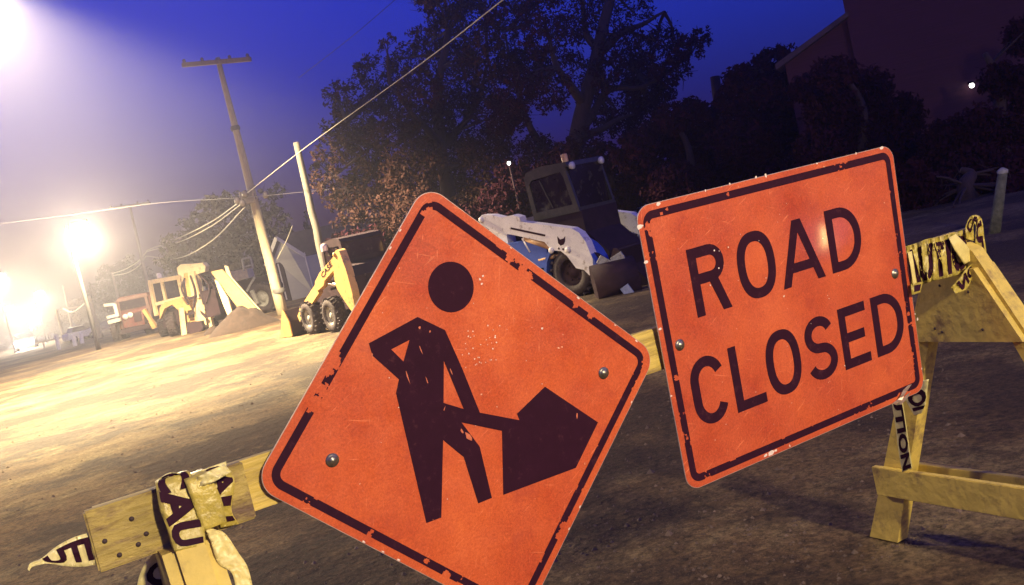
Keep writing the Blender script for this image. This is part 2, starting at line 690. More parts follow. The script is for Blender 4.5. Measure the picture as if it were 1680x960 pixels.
def a_frame(x):
    ya, za = 1.663, 0.895
    for s, nm_ in ((1, 'leg'), (-1, 'leg')):
        mb = MB()
        foot = 1.663 + s * 0.425
        lo = Vector((x, foot, 0.002))
        hi = Vector((x, ya + s * 0.035, za - 0.02))
        # leg profile in the y-z plane, cut level at the ground
        hw = 0.052
        prof = [(foot - hw, 0.002), (foot + hw, 0.002), (ya + s * 0.035 + hw * 0.9, za - 0.03), (ya + s * 0.035 - hw * 0.9, za - 0.03)]
        if s > 0:
            prof = [(foot - hw, 0.002), (foot + hw, 0.002), (ya + 0.06, za), (ya + 0.012, za)]
        else:
            prof = [(foot - hw, 0.002), (foot + hw, 0.002), (ya - 0.013, za - 0.0), (ya - 0.062, za - 0.035)]
        mb.prism([prof], lambda u, v, w: Vector((w, u, v)), x - 0.022, x + 0.022)
        mb.build(nm_, Y_PAINT, bar)
    for side in (-1, 1):
        mb = MB()
        x0, x1 = (x - 0.042, x - 0.0225) if side < 0 else (x + 0.0225, x + 0.042)
        prof = [(1.663 - 0.165, 0.628), (1.663 + 0.165, 0.628), (1.663 + 0.07, 0.818), (1.663 - 0.07, 0.818)]
        mb.prism([prof], lambda u, v, w: Vector((w, u, v)), x0, x1)
        g = mb.build('gusset_board', Y_PAINT, bar)
        for q in ((1.60, 0.66), (1.72, 0.655), (1.74, 0.665), (1.62, 0.76), (1.7, 0.78)):
            nb = MB()
            nb.lathe([(0.0001, 0.002), (0.003, 0.0015), (0.004, 0)], Matrix.Translation((x0 if side < 0 else x1, q[0], q[1])) @ Matrix.Rotation(R(-90 if side < 0 else 90), 4, 'Y'), 8)
            nb.build('nail', NAIL, g)
        mb = MB()
        mb.box((x0, 1.663 - 0.40, 0.155), (x1, 1.663 + 0.395, 0.243), bev=0.002)
        mb.build('cross_brace', Y_PAINT, bar)


a_frame(0.187)
a_frame(2.185)

# ------------------------------------------------------------------ the two signs
D_SIGN, CZ, TT = 1.6376, 0.8669, math.tan(-0.0567)


def on_sign(px, py, w=0.0):
    v = ray(px, py)
    # plane y - D_SIGN - (z-CZ)*TT = 0
    n = Vector((0, 1, -TT))
    t = (D_SIGN - CZ * TT - n.dot(CAM)) / n.dot(v)
    return CAM + v * t - n.normalized() * w


class SignFrame:
    def __init__(s, quad, W, H):
        s.q = [on_sign(*p) for p in quad]      # (0,H) (W,H) (W,0) (0,0)
        s.W, s.H = W, H
        tl, tr, br, bl = s.q
        s.n = (tr - bl).cross(tl - br).normalized()
        if s.n.y > 0:
            s.n = -s.n
        # inverse map pixel -> u,v through the homography of the quad
        A = []
        for (x, y), (u, v) in zip(quad, ((0, H), (W, H), (W, 0), (0, 0))):
            A.append([x, y, 1, 0, 0, 0, -u * x, -u * y, -u])
            A.append([0, 0, 0, x, y, 1, -v * x, -v * y, -v])
        s.Hm = np.linalg.svd(np.array(A))[2][-1].reshape(3, 3)
        s.Hi = np.linalg.inv(s.Hm)

    def uv(s, px, py):
        a = s.Hm @ np.array([px, py, 1.0])
        return (a[0] / a[2], a[1] / a[2])

    def p3(s, u, v, w=0.0):
        a = s.Hi @ np.array([u, v, 1.0])
        return on_sign(a[0] / a[2], a[1] / a[2]) + s.n * w


def rounded(W, H, r, m=0.0, n=7):
    out = []
    for cx, cy, a0 in ((W - m - r, H - m - r, 0), (m + r, H - m - r, 90), (m + r, m + r, 180), (W - m - r, m + r, 270)):
        for k in range(n + 1):
            a = R(a0 + 90 * k / n)
            out.append((cx + r * math.cos(a), cy + r * math.sin(a)))
    return out


def border(fr, mb, m, wdt, r, gaps, lift=0.0008):
    """dark band following the edge, interrupted where it has worn away; gaps = (px,py,radius_px)"""
    outer = rounded(fr.W, fr.H, r, m, 10)
    inner = rounded(fr.W, fr.H, max(0.004, r - wdt), m + wdt, 10)
    dense_o, dense_i = [], []
    n = len(outer)
    for i in range(n):
        a, b = Vector(outer[i]), Vector(outer[(i + 1) % n])
        c, d = Vector(inner[i]), Vector(inner[(i + 1) % n])
        k = max(1, int((b - a).length / 0.0025))
        for j in range(k):
            dense_o.append(a.lerp(b, j / k))
            dense_i.append(c.lerp(d, j / k))
    gp = [(Vector(fr.uv(x, y)), rad) for x, y, rad in gaps]
    N = len(dense_o)
    cuts = 8
    for i in range(N):
        j = (i + 1) % N
        for k in range(cuts):
            q = [dense_o[i].lerp(dense_i[i], k / cuts), dense_o[j].lerp(dense_i[j], k / cuts), dense_o[j].lerp(dense_i[j], (k + 1) / cuts), dense_o[i].lerp(dense_i[i], (k + 1) / cuts)]
            c = (q[0] + q[2]) / 2
            nz_ = mnoise.noise(Vector((c.x * 150, c.y * 150, 3.1)))
            bad = any((c - g).length < rad * (1 + 0.5 * nz_) for g, rad in gp)
            big = mnoise.noise(Vector((c.x * 26, c.y * 26, 9.0)))
            edge = 0.50 if k in (0, cuts - 1) else 0.70
            if bad or big + 0.35 * nz_ > edge:
                continue
            mb.add([fr.p3(p.x, p.y, lift) for p in q], [(0, 1, 2, 3)])


INK = mat('sign_ink', BLACK, 0.7, 0.12, 30, dirt=(0.07, 0.02, 0.03), dirt_amt=0.04, dirt_scale=60, spec=0.12)
ALU = mat('sign_aluminium', (0.55, 0.42, 0.36), 0.45, 0.3, 60, metal=0.5)
BOLT = mat('bolt_steel', (0.30, 0.28, 0.22), 0.35, 0.3, 90, metal=0.8)
CHIP = mat('bare_primer', (0.85, 0.72, 0.62), 0.5, 0.2, 80)


def plate(fr, name, face_mat, root, r):
    mb = MB()
    prof = rounded(fr.W, fr.H, r, 0.0, 10)
    mb.prism([prof], lambda u, v, w: fr.p3(u, v, w), -0.0022, -0.0002)
    mb.build('metal_plate', ALU, root)
    mb = MB()
    # face as a grid that can carry small dents
    pf = rounded(fr.W, fr.H, r - 0.001, 0.0012, 10)
    mb.prism([pf], lambda u, v, w: fr.p3(u, v, w), -0.0001, 0.0002)
    return mb.build('sign_face', face_mat, root)


def bolt(fr, px, py, root):
    u, v = fr.uv(px, py)
    c = fr.p3(u, v, 0.0003)
    q = fr.n.to_track_quat('Z', 'Y').to_matrix().to_4x4()
    Mx = Matrix.Translation(c) @ q
    mb = MB()
    mb.lathe([(0.0122, 0), (0.0122, 0.0012), (0.0085, 0.0016), (0.0075, 0.003), (0.005, 0.0052), (0.0002, 0.0062)], Mx, 24)
    mb.build('bolt', BOLT, root)


def flat_patch(mb, fr, px, py, r, lift, rnd, asp=1.0, ang=0.0):
    u, v = fr.uv(px, py)
    n = rnd.randint(5, 8)
    pts = []
    for k in range(n):
        a = 2 * math.pi * k / n
        rr = r * rnd.uniform(0.6, 1.2)
        x, y = rr * math.cos(a) * asp, rr * math.sin(a)
        pts.append(fr.p3(u + x * math.cos(ang) - y * math.sin(ang), v + x * math.sin(ang) + y * math.cos(ang), lift))
    mb.add(pts, [tuple(range(n))])


rnd = random.Random(11)
# --- diamond with the worker at a pile
FD = SignFrame([(414, 797), (698, 300), (1077, 581), (857, 1027)], 0.61, 0.61)
c3 = FD.p3(0.305, 0.305)
sd = thing('warning_sign', (c3.x, c3.y, c3.z - 0.43), 'orange diamond sign with black figure shovelling at a pile, bolted to the yellow plank', 'warning sign')
plate(FD, 'diamond', sign_material('orange_diamond', (0.66, 0.090, 0.030), 3.0), sd, 0.042)
mb = MB()
GD = [(546, 590, .016), (538, 606, .013), (528, 640, .012), (519, 660, .012), (513, 668, .010), (553, 580, .006), (700, 352, .009), (704, 345, .007),
      (836, 424, .009), (858, 442, .010), (868, 452, .008), (848, 427, .006), (944, 498, .008), (968, 518, .007), (605, 878, .005), (700, 920, .006), (732, 944, .009), (610, 872, .004),
      (925, 862, .009), (915, 880, .007), (922, 872, .007), (886, 920, .003), (850, 955, .012), (600, 480, .004), (935, 850, .005)]
border(FD, mb, 0.0155, 0.0150, 0.030, GD)
mb.build('border', INK, sd)
mb = MB()
body = [(685, 520), (730, 541.7), (757, 602), (787, 677), (852, 689.3), (848, 678.8), (893.8, 634.5), (980.8, 693), (944.4, 767.6), (825.5, 811.9), (823.3, 706.9),
        (756.9, 693), (786.9, 733), (806.8, 816.8), (784.3, 825.8), (760.6, 750), (726.8, 722), (723.8, 849), (699.4, 858), (649.5, 645), (654.4, 622.5), (610.7, 583.3), (605, 563.3)]
h1 = [(641.7, 573.3), (671.7, 557.7), (661.7, 593.3)]
h2 = [(728, 592), (727.5, 661), (760.5, 671)]
mb.prism([[FD.uv(*p) for p in lp] for lp in (body, h1, h2)], lambda u, v, w: FD.p3(u, v, w), 0.0003, 0.0009)
fig = mb.build('worker_figure', INK, sd)
mb = MB()
hu, hv = FD.uv(740, 471)
mb.prism([[(hu + 0.0462 * math.cos(2 * math.pi * k / 48), hv + 0.0462 * math.sin(2 * math.pi * k / 48)) for k in range(48)]], lambda u, v, w: FD.p3(u, v, w), 0.0003, 0.0009)
mb.build('figure_head', INK, sd)
# worn patches across the figure
mb = MB()
for (x, y, r_, a_, an) in ((768, 716, .0045, 2.2, -1.9), (758, 708, .0030, 2, -2.2), (688, 538, .0028, 1, 0), (705, 544, .0020, 1.3, 0), (946, 682, .0016, 4, .5), (690, 574, .0011, 9, .95), (668, 617, .0014, 10, .9),
                           (740, 610, .001, 9, .95), (610, 583, .002, 3, .5), (700, 624, .0011, 8, .9), (729, 670, .0009, 5, .2), (710, 852, .001, 1, 0)):
    flat_patch(mb, FD, x, y, r_, 0.0012, rnd, a_, an)
mb.build('worn_patch', mat('worn_orange', (0.62, 0.17, 0.08), 0.5, 0.25, 90), sd)
mb = MB()
for k in range(34):
    gx, gy = rnd.randint(0, 7), rnd.randint(0, 6)
    x = 752 + gx * 8 + gy * 2 + rnd.uniform(-2, 2)
    y = 548 + gy * 9 - gx * 2 + rnd.uniform(-2, 2)
    flat_patch(mb, FD, x, y, rnd.uniform(.0008, .0019), 0.0006, rnd)
for k in range(36):
    flat_patch(mb, FD, rnd.uniform(520, 1000), rnd.uniform(430, 880), rnd.uniform(.0005, .0013), 0.0006, rnd)
for k in range(14):
    e = rnd.uniform(0.05, 0.56)
    uvp = rnd.choice([(0.003, e), (e, 0.607), (e, 0.003), (0.607, e)])
    a = FD.Hi @ np.array([uvp[0], uvp[1], 1.0])
    flat_patch(mb, FD, a[0] / a[2], a[1] / a[2], rnd.uniform(.001, .0022), 0.0005, rnd, 2.2, 0.0 if uvp[1] in (0.003, 0.607) else 1.57)
for x, y in ((792, 453), (787, 458), (790, 466), (889, 539)):
    flat_patch(mb, FD, x, y, 0.0024, 0.0007, rnd)
mb.build('paint_chip', CHIP, sd)
bolt(FD, 545, 755, sd)
bolt(FD, 990, 612, sd)

# --- ROAD CLOSED
RW, RH = 0.775, 0.612
FR = SignFrame([(1041, 340.6), (1463, 237), (1517.5, 639.3), (1129.5, 808)], RW, RH)
c3 = FR.p3(RW / 2, RH / 2)
sr = thing('road_closed_sign', (c3.x, c3.y, c3.z - RH / 2), 'orange rectangular sign reading ROAD CLOSED bolted to the right half of the plank', 'road sign')
glint_center = on_sign(1341, 322) - Vector(sr.location)  # centre of the coat bend added to place the glint
plate(FR, 'rect', sign_material('orange_rect', (0.63, 0.082, 0.032), 9.0, tuple(glint_center)), sr, 0.034)
mb = MB()
GR = [(1063, 372, .009), (1068, 384, .006), (1085, 350, .004), (1094, 343, .004), (1110, 620, .006), (1194, 318, .004), (1490, 515, .005), (1497, 533, .004), (1108, 618, .004), (1478, 655, .016), (1466, 660, .010), (1455, 300, .004), (1459, 315, .004), (1487, 650, .012)]
border(FR, mb, 0.0135, 0.0165, 0.026, GR)
mb.build('border', INK, sr)

SW = 0.0225   # stroke width of the letters


def arc(cx, cy, rx, ry, a0, a1, n=20):
    return [(cx + rx * math.cos(R(a0 + (a1 - a0) * k / n)), cy + ry * math.sin(R(a0 + (a1 - a0) * k / n))) for k in range(n + 1)]


def glyph(ch, x0, x1, y0, y1):
    """outline loops of one highway-style capital in its box"""
    w, h, s = x1 - x0, y1 - y0, SW

    def strip(path, closed=False):
        n = len(path)
        L_, R_ = [], []
        for i in range(n):
            a = Vector(path[(i - 1) % n] if closed else path[max(i - 1, 0)])
            b = Vector(path[(i + 1) % n] if closed else path[min(i + 1, n - 1)])
            d = (b - a).normalized()
            nn = Vector((-d.y, d.x)) * s / 2
            p = Vector(path[i])
            L_.append(tuple(p + nn))
            R_.append(tuple(p - nn))
        return L_, R_
    m = s / 2
    if ch == 'O':
        rx, ry = w / 2, h / 2
        k = 40

        def sup(a, b):
            o = []
            for i in range(k):
                t = 2 * math.pi * i / k
                c_, s_ = math.cos(t), math.sin(t)
                o.append(((x0 + x1) / 2 + a * math.copysign(abs(c_) ** 0.86, c_), (y0 + y1) / 2 + b * math.copysign(abs(s_) ** 0.86, s_)))
            return o
        return [[sup(rx, ry), sup(rx - s, ry - s)]]
    if ch == 'D':
        r = w * 0.62

        def dd(e):
            rr = r - e
            return [(x0 + e, y0 + e)] + arc(x1 - r, y0 + r * 1.05, rr, r * 1.05 - e, -90, 0, 10) + arc(x1 - r, y1 - r * 1.05, rr, r * 1.05 - e, 0, 90, 10) + [(x0 + e, y1 - e)]
        return [[dd(0), dd(s)]]
    if ch == 'L':
        return [[[(x0, y0), (x1, y0), (x1, y0 + s), (x0 + s, y0 + s), (x0 + s, y1), (x0, y1)]]]
    if ch == 'E':
        ym = (y0 + y1) / 2
        return [[[(x0, y0), (x1, y0), (x1, y0 + s), (x0 + s, y0 + s), (x0 + s, ym - m), (x1 - w * .12, ym - m), (x1 - w * .12, ym + m), (x0 + s, ym + m), (x0 + s, y1 - s), (x1, y1 - s), (x1, y1), (x0, y1)]]]
    if ch == 'A':
        xm = (x0 + x1) / 2
        hw = s * 0.58
        sl = s * 1.06
        yb = y0 + h * 0.20
        f = lambda y: (xm - hw - x0) * (y - y0) / h
        out = [(x0, y0), (x0 + sl, y0), (x0 + sl + f(yb), yb), (x1 - sl - f(yb), yb), (x1 - sl, y0), (x1, y0), (xm + hw, y1), (xm - hw, y1)]
        yc = yb + s * 0.95
        top = y0 + h * 0.80
        hole = [(x0 + sl + f(yc), yc), (x1 - sl - f(yc), yc), (xm, top)]
        return [[out, hole]]
    if ch == 'R':
        r = h * 0.27
        yb = y1 - 2 * r

        def bowl(e):
            return arc(x1 - r - w * .02, y1 - r, r - e, r - e, 90, -90, 14)
        outer = [(x0, y0), (x0 + s, y0), (x0 + s, yb)]
        outer += [(x0 + w * 0.50, yb), (x1 - s * 1.08, y0), (x1 + s * 0.02, y0), (x0 + w * .50 + s * 1.1, yb + s * .12)]
        outer += list(reversed([p for p in bowl(0) if p[1] > yb + s * 0.12]))
        outer += [(x0, y1)]
        hole = [(x0 + s, yb + s)] + list(reversed(bowl(s))) + [(x0 + s, y1 - s)]
        return [[outer, hole]]
    if ch == 'C':
        rx, ry = w / 2, h / 2
        path = arc((x0 + x1) / 2, y1 - rx * 1.1, rx - m, rx * 1.1 - m, 22, 180, 18) + arc((x0 + x1) / 2, y0 + rx * 1.1, rx - m, rx * 1.1 - m, 180, 338, 18)
        L_, R_ = strip(path)
        return [[L_ + list(reversed(R_))]]
    if ch == 'S':
        xm = (x0 + x1) / 2
        r1 = (h - s) / 4
        rx = w / 2 - m
        top = arc(xm, y1 - m - r1, rx * .93, r1, 20, 255, 20)
        bot = arc(xm, y0 + m + r1, rx, r1, 75, -160, 20)
        path = top + bot
        L_, R_ = strip(path)
        return [[L_ + list(reversed(R_))]]


yA0, yA1, yB0, yB1 = 0.356, 0.5015, 0.125, 0.2715
for word, items in (('ROAD', (('R', .108, .206), ('O', .2385, .3485), ('A', .361, .495), ('D', .5185, .627))),
                    ('CLOSED', (('C', .057, .152), ('L', .171, .260), ('O', .273, .378), ('S', .396, .494), ('E', .513, .604), ('D', .6255, .731)))):
    ya, yb = (yA0, yA1) if word == 'ROAD' else (yB0, yB1)
    for ch, xa, xb in items:
        o_ = 0.001 if ch in 'OCS' else 0
        mb = MB()
        for loops in glyph(ch, xa, xb, ya - o_, yb + o_):
            mb.prism(loops, lambda u, v, w: FR.p3(u, v, w), 0.0003, 0.0009)
        mb.build('letter', INK, sr)
mb = MB()
for x, y in ((1172, 411), (1180, 412), (1165, 468), (1180, 440), (1285, 486), (1360, 490), (1357, 485), (1330, 531), (1244, 395), (1500, 515), (1257, 456), (1195, 406), (1290, 568), (1172, 722), (1297, 732), (1385, 600), (1361, 560)):
    flat_patch(mb, FR, x + rnd.uniform(-1, 1), y, rnd.uniform(.001, .0026), 0.0012, rnd)
for x, y, r_ in ((1265, 743, .006), (1256, 747, .004), (1273, 739, .003), (1082, 540, .003), (1060, 430, .004), (1049, 372, .006), (1080, 335, .004), (1240, 291, .0028), (1256, 288, .003), (1197, 302, .0026), (1157, 313, .002), (1446, 243, .005), (1340, 268, .002), (1404, 252, .002), (1505, 524, .003), (1512, 605, .002), (1101, 650, .002), (1295, 731, .002)):
    flat_patch(mb, FR, x, y, r_, 0.0006, rnd, 1.6, rnd.choice((0, 1.57)) if r_ < .004 else 0.1)
for k in range(40):
    flat_patch(mb, FR, rnd.uniform(1080, 1480), rnd.uniform(330, 720), rnd.uniform(.0004, .0011), 0.0006, rnd)
mb.build('paint_chip', CHIP, sr)
# bent and torn lower right corner
mb = MB()
cr = [(1462, 662), (1470, 655), (1474, 648), (1480, 640), (1487, 632), (1492, 630), (1486, 642), (1480, 650), (1476, 656), (1468, 664)]
pts = [on_sign(x, y, 0.003 + 0.002 * (i % 3)) for i, (x, y) in enumerate(cr)]
mb.add(pts, [(0, 1, 8, 9), (1, 2, 7, 8), (2, 3, 6, 7), (3, 4, 5, 6)])
cr2 = [(1474, 662), (1480, 652), (1488, 646), (1492, 643), (1490, 649), (1483, 657), (1477, 664)]
pts = [on_sign(x, y, 0.0025 + 0.0015 * (i % 2)) for i, (x, y) in enumerate(cr2)]
mb.add(pts, [(0, 1, 5, 6), (1, 2, 4, 5), (2, 3, 4)])
mb.build('bent_corner', mat('bare_metal', (0.75, 0.55, 0.45), 0.3, 0.2, 60, metal=0.7), sr)
bolt(FR, 1115, 566, sr)
bolt(FR, 1468, 449, sr)

# ------------------------------------------------------------------ caution tape
TAPE = mat('tape_yellow', (0.78, 0.66, 0.22), 0.38, 0.12, 30, bump=0.3, bscale=50)
TAPE_W = mat('tape_pale', (0.76, 0.68, 0.30), 0.28, 0.14, 30, bump=0.3, bscale=50)
TAPE_G = mat('tape_grubby', (0.52, 0.42, 0.08), 0.30, 0.28, 26, bump=0.5, bscale=60, dirt=(0.20, 0.15, 0.06), dirt_amt=0.10, dirt_scale=20)
TINK = mat('tape_ink', BLACK, 0.7, 0.1, 40, spec=0.1)


def ribbon(A, B, name, material, parent, text=None, trange=(0.05, 0.95), vrange=(0.14, 0.86), flip=False, mirror=False, crinkle=0.002, seed=1, ink_off=0.0016, bold=0.05, nseg=8):
    """strip between edge curves A and B (3D points); lettering runs along it"""
    A = smooth_curve(A, nseg)
    B = smooth_curve(B, nseg)
    nv = 6
    n = len(A)
    grid = []
    for i in range(n):
        row = []
        for k in range(nv + 1):
            p = A[i].lerp(B[i], k / nv)
            c = mnoise.noise(Vector((i * 0.45 + seed * 7, k * 0.5, seed)))
            d = (CAM - p).normalized()
            row.append(p + d * c * crinkle)
        grid.append(row)

    def at(u, v):
        x = min(max(u, 0), 1) * (n - 1)
        y = min(max(v, 0), 1) * nv
        i, k = min(int(x), n - 2), min(int(y), nv - 1)
        fx, fy = x - i, y - k
        return grid[i][k].lerp(grid[i + 1][k], fx).lerp(grid[i][k + 1].lerp(grid[i + 1][k + 1], fx), fy)
    mb = MB()
    verts, faces = [], []
    back = []
    for i in range(n):
        for k in range(nv + 1):
            p = grid[i][k]
            verts.append(p)
            back.append(p - (CAM - p).normalized() * 0.0003)
    m = nv + 1
    N = len(verts)
    for i in range(n - 1):
        for k in range(nv):
            a, b, c, d = i * m + k, (i + 1) * m + k, (i + 1) * m + k + 1, i * m + k + 1
            faces.append((a, b, c, d))
            faces.append((N + d, N + c, N + b, N + a))
    for i in range(n - 1):
        for k in (0, nv):
            a, b = i * m + k, (i + 1) * m + k
            faces.append((a, b, N + b, N + a))
    for k in range(nv):
        for i in (0, n - 1):
            a, b = i * m + k, i * m + k + 1
            faces.append((a, b, N + b, N + a))
    mb.add(verts + back, faces, True)
    o = mb.build(name, material, parent)
    if text:
        pts, fs, w = text_geo(text, bold)
        tm = MB()
        vv = []
        for (x, y) in pts:
            u = trange[0] + (trange[1] - trange[0]) * (x / w)
            if mirror:
                u = trange[0] + trange[1] - u
            v = vrange[0] + (vrange[1] - vrange[0]) * (1 - y if not flip else y)
            p = at(u, v)
            vv.append(p + (CAM - p).normalized() * ink_off)
        tm.add(vv, fs)
        tm.build('tape_lettering', TINK, parent)
    return o


def rb(pairs, depth=None, Y=None, X=None):
    """pairs of pixel points -> two 3D edge curves; third entry overrides the distance"""
    A, B = [], []
    for pr in pairs:
        a, b = pr[0], pr[1]
        w = pr[2] if len(pr) > 2 else None
        if X is not None:
            x = w if w is not None else X
            A.append(PX(*a, x)); B.append(PX(*b, x))
        else:
            y = w if w is not None else Y
            A.append(PY(*a, y)); B.append(PY(*b, y))
    return A, B


# left end: tape wrapped round plank and leg, with loose ends
t1 = thing('caution_tape', (0.2, 1.6, 0.8), 'black lettered caution tape wound over the left end of the yellow plank', 'caution tape')
A, B = rb([((254, 790), (300, 772), 1.645), ((255, 794), (312, 776), 1.612), ((262, 835), (322, 820), 1.598), ((276, 872), (334, 862), 1.590), ((286, 905), (338, 893), 1.580)])
ribbon(A, B, 'wrapped_strip', TAPE_G, t1, 'CAU', (0.08, 0.97), (0.06, 0.95), flip=True, seed=2, crinkle=0.0015)
A, B = rb([((300, 782), (330, 768), 1.645), ((303, 790), (341, 776), 1.600), ((318, 830), (362, 815), 1.592), ((333, 872), (372, 856), 1.590)])
ribbon(A, B, 'folded_strip', TAPE_G, t1, None, seed=3, crinkle=0.002)
A, B = rb([((340, 778), (372, 768), 1.640), ((345, 800), (385, 790), 1.620), ((356, 838), (380, 836), 1.618), ((362, 866), (392, 860), 1.624)])
ribbon(A, B, 'printed_strip', TAPE_G, t1, 'AU', (0.05, 0.9), (0.05, 0.95), flip=True, seed=4)
A, B = rb([((256, 788), (256, 797), 1.640), ((280, 775), (283, 790), 1.622), ((310, 778), (314, 790), 1.612), ((345, 766), (349, 782), 1.618), ((371, 757), (373, 776), 1.632)])
ribbon(A, B, 'top_fold', TAPE_W, t1, 'TIO', (0.1, 0.95), (0.1, 0.95), seed=5, crinkle=0.008)
A, B = rb([((318, 786), (322, 800), 1.60), ((340, 774), (352, 790), 1.585), ((368, 762), (380, 774), 1.60)])
ribbon(A, B, 'knot', TAPE_W, t1, None, seed=15, crinkle=0.012)
A, B = rb([((336, 866), (352, 868), 1.592), ((346, 890), (370, 876), 1.58), ((358, 925), (392, 908), 1.572), ((380, 940), (406, 930), 1.562), ((388, 975), (416, 968), 1.556), ((392, 1020), (424, 1010), 1.55)])
ribbon(A, B, 'hanging_end', TAPE, t1, None, seed=6, crinkle=0.006)
t1b = thing('caution_tape', (0.03, 1.62, 0.8), 'short pale twist of caution tape sticking out from the left tip of the plank', 'caution tape')
A, B = rb([((45, 934), (48, 937), 1.605), ((50, 924), (54, 930), 1.612), ((68, 916), (78, 925), 1.622), ((92, 897), (108, 929), 1.632), ((120, 882), (135, 930), 1.640), ((146, 874), (160, 926), 1.640)])
ribbon(A, B, 'twisted_strip', TAPE_W, t1b, 'UTI', (0.40, 0.98), (0.12, 0.85), seed=7, crinkle=0.006)
t1c = thing('caution_tape', (0.12, 1.66, 0.7), 'loop of pale caution tape with a black O hanging behind the left leg', 'caution tape')
A, B = rb([((252, 908), (270, 905), 1.700), ((236, 928), (280, 920), 1.702), ((226, 955), (286, 948), 1.706), ((224, 985), (290, 985), 1.710)])
ribbon(A, B, 'loop', TAPE_W, t1c, 'O', (0.30, 0.78), (0.2, 1.0), seed=8)

# right end: bunched tape over plank and leg tops
t2 = thing('caution_tape', (2.15, 1.64, 0.9), 'crumpled caution tape bunched over the right end of the plank with a loop standing up', 'caution tape')
A, B = rb([((1480, 406), (1490, 478), 1.645), ((1500, 400), (1506, 470), 1.640), ((1522, 392), (1528, 462), 1.625), ((1545, 388), (1552, 456), 1.622), ((1572, 380), (1574, 450), 1.625), ((1590, 374), (1596, 440), 1.630)])
ribbon(A, B, 'bunched_wrap', TAPE_G, t2, 'AUTIO', (0.02, 0.95), (0.1, 0.95), seed=9, crinkle=0.022)
A, B = rb([((1556, 390), (1568, 384), 1.612), ((1566, 410), (1584, 400), 1.606), ((1582, 434), (1600, 424), 1.612)])
ribbon(A, B, 'yellow_band', TAPE, t2, None, seed=10, crinkle=0.002)
A, B = rb([((1489, 414), (1496, 412), 1.632), ((1494, 440), (1500, 438), 1.626), ((1498, 468), (1504, 466), 1.63)])
ribbon(A, B, 'narrow_band', TAPE, t2, None, seed=20, crinkle=0.002)
A, B = rb([((1584, 392), (1600, 396), 1.62), ((1584, 372), (1597, 376), 1.615), ((1594, 354), (1598, 368), 1.61), ((1610, 358), (1601, 372), 1.612), ((1615, 390), (1600, 392), 1.615), ((1618, 420), (1600, 424), 1.622), ((1606, 432), (1598, 428), 1.628)])
ribbon(A, B, 'standing_loop', TAPE_G, t2, 'CAUTI', (0.1, 0.95), (0.15, 0.9), seed=11, crinkle=0.012)
A, B = rb([((1602, 430), (1596, 446), 1.612), ((1588, 438), (1594, 458), 1.606), ((1574, 456), (1586, 474), 1.60), ((1560, 472), (1568, 482), 1.604)])
ribbon(A, B, 'tail', TAPE_G, t2, 'ON', (0.05, 0.8), (0.1, 0.9), seed=12, crinkle=0.012)
A, B = rb([((1494, 466), (1514, 462), 1.63), ((1496, 484), (1510, 480), 1.625)])
ribbon(A, B, 'crumpled_end', TAPE_G, t2, 'I', (0.2, 0.8), (0.3, 0.9), seed=22, crinkle=0.01)
t3 = thing('caution_tape', (2.14, 1.9, 0.4), 'caution tape running the inside of the right rear leg', 'caution tape')
A, B = rb([((1446, 560), (1468, 556), 2.10), ((1453, 605), (1472, 600), 2.105), ((1462, 655), (1480, 652), 2.11), ((1469, 700), (1487, 696), 2.118), ((1474, 740), (1492, 734), 2.126), ((1480, 775), (1497, 768), 2.136)], X=2.11)
ribbon(A, B, 'strip', TAPE_W, t3, 'CAUTION', (0.06, 0.99), (0.08, 0.92), flip=True, seed=13, crinkle=0.002, bold=0.045)
t4 = thing('caution_tape', (2.14, 1.8, 0.55), 'scrap of caution tape pinched behind the lower right corner of the ROAD CLOSED sign', 'caution tape')
A, B = rb([((1478, 632), (1524, 622), 2.09), ((1484, 652), (1521, 645), 2.09), ((1492, 668), (1519, 662), 2.09), ((1500, 682), (1512, 678), 2.092)], X=2.10)
ribbon(A, B, 'scrap', TAPE_W, t4, 'OI', (0.18, 0.85), (0.1, 0.98), flip=True, seed=14, crinkle=0.003)


# ------------------------------------------------------------------ utility poles and wires
DARKM = mat('dark_paint_and_shade', (0.034, 0.016, 0.022), 0.75, 0.35, 6, bump=0.2, spec=0.2)
POLE_W = mat('weathered_pole_wood', (0.38, 0.31, 0.19), 0.8, 0.3, 6, bump=0.5, bscale=20, stretch=(6, 6, 0.5))
POLE_D = mat('dark_pole_wood', (0.20, 0.16, 0.14), 0.85, 0.3, 6, bump=0.4, bscale=20, stretch=(6, 6, 0.5))
INSUL = mat('insulator_glaze', (0.16, 0.13, 0.12), 0.2, 0.1)


def pole(top, base, depth, r0, r1, label, material, arms=(), group='utility poles along the gravel lot', hw=False, category='utility pole'):
    b = PD(*base, depth)
    tp = PD(*top, depth)
    g = gz(b.x, b.y)
    d = (tp - b)
    b2 = b + d * ((g - 0.02 - b.z) / d.z)
    t = thing('utility_pole', (b2.x, b2.y, g), label, category, group)
    mb = MB()
    pts = [b2.lerp(tp, k / 10) + Vector((mnoise.noise(Vector((k * .9, depth, 0))), mnoise.noise(Vector((k * .9, 3, depth))), 0)) * 0.03 for k in range(11)]
    mb.tube(pts, [r1 + (r0 - r1) * k / 10 for k in range(11)], 12)
    mb.build('post', material, t)
    for (a, c, w) in arms:
        pa, pc = PD(*a, depth - 0.2), PD(*c, depth - 0.2)
        mb = MB()
        mb.bar(pa, pc, w, w * 1.1)
        ar = mb.build('crossarm', POLE_D, t)
        for k in (0.04, 0.3, 0.7, 0.96):
            mb = MB()
            p = pa.lerp(pc, k) + Vector((0, 0, w * .5))
            mb.lathe([(0.03, 0), (0.06, 0.02), (0.05, 0.06), (0.06, 0.09), (0.03, 0.13), (0.001, 0.14)], Matrix.Translation(p), 10)
            mb.build('insulator', INSUL, ar)
    return t


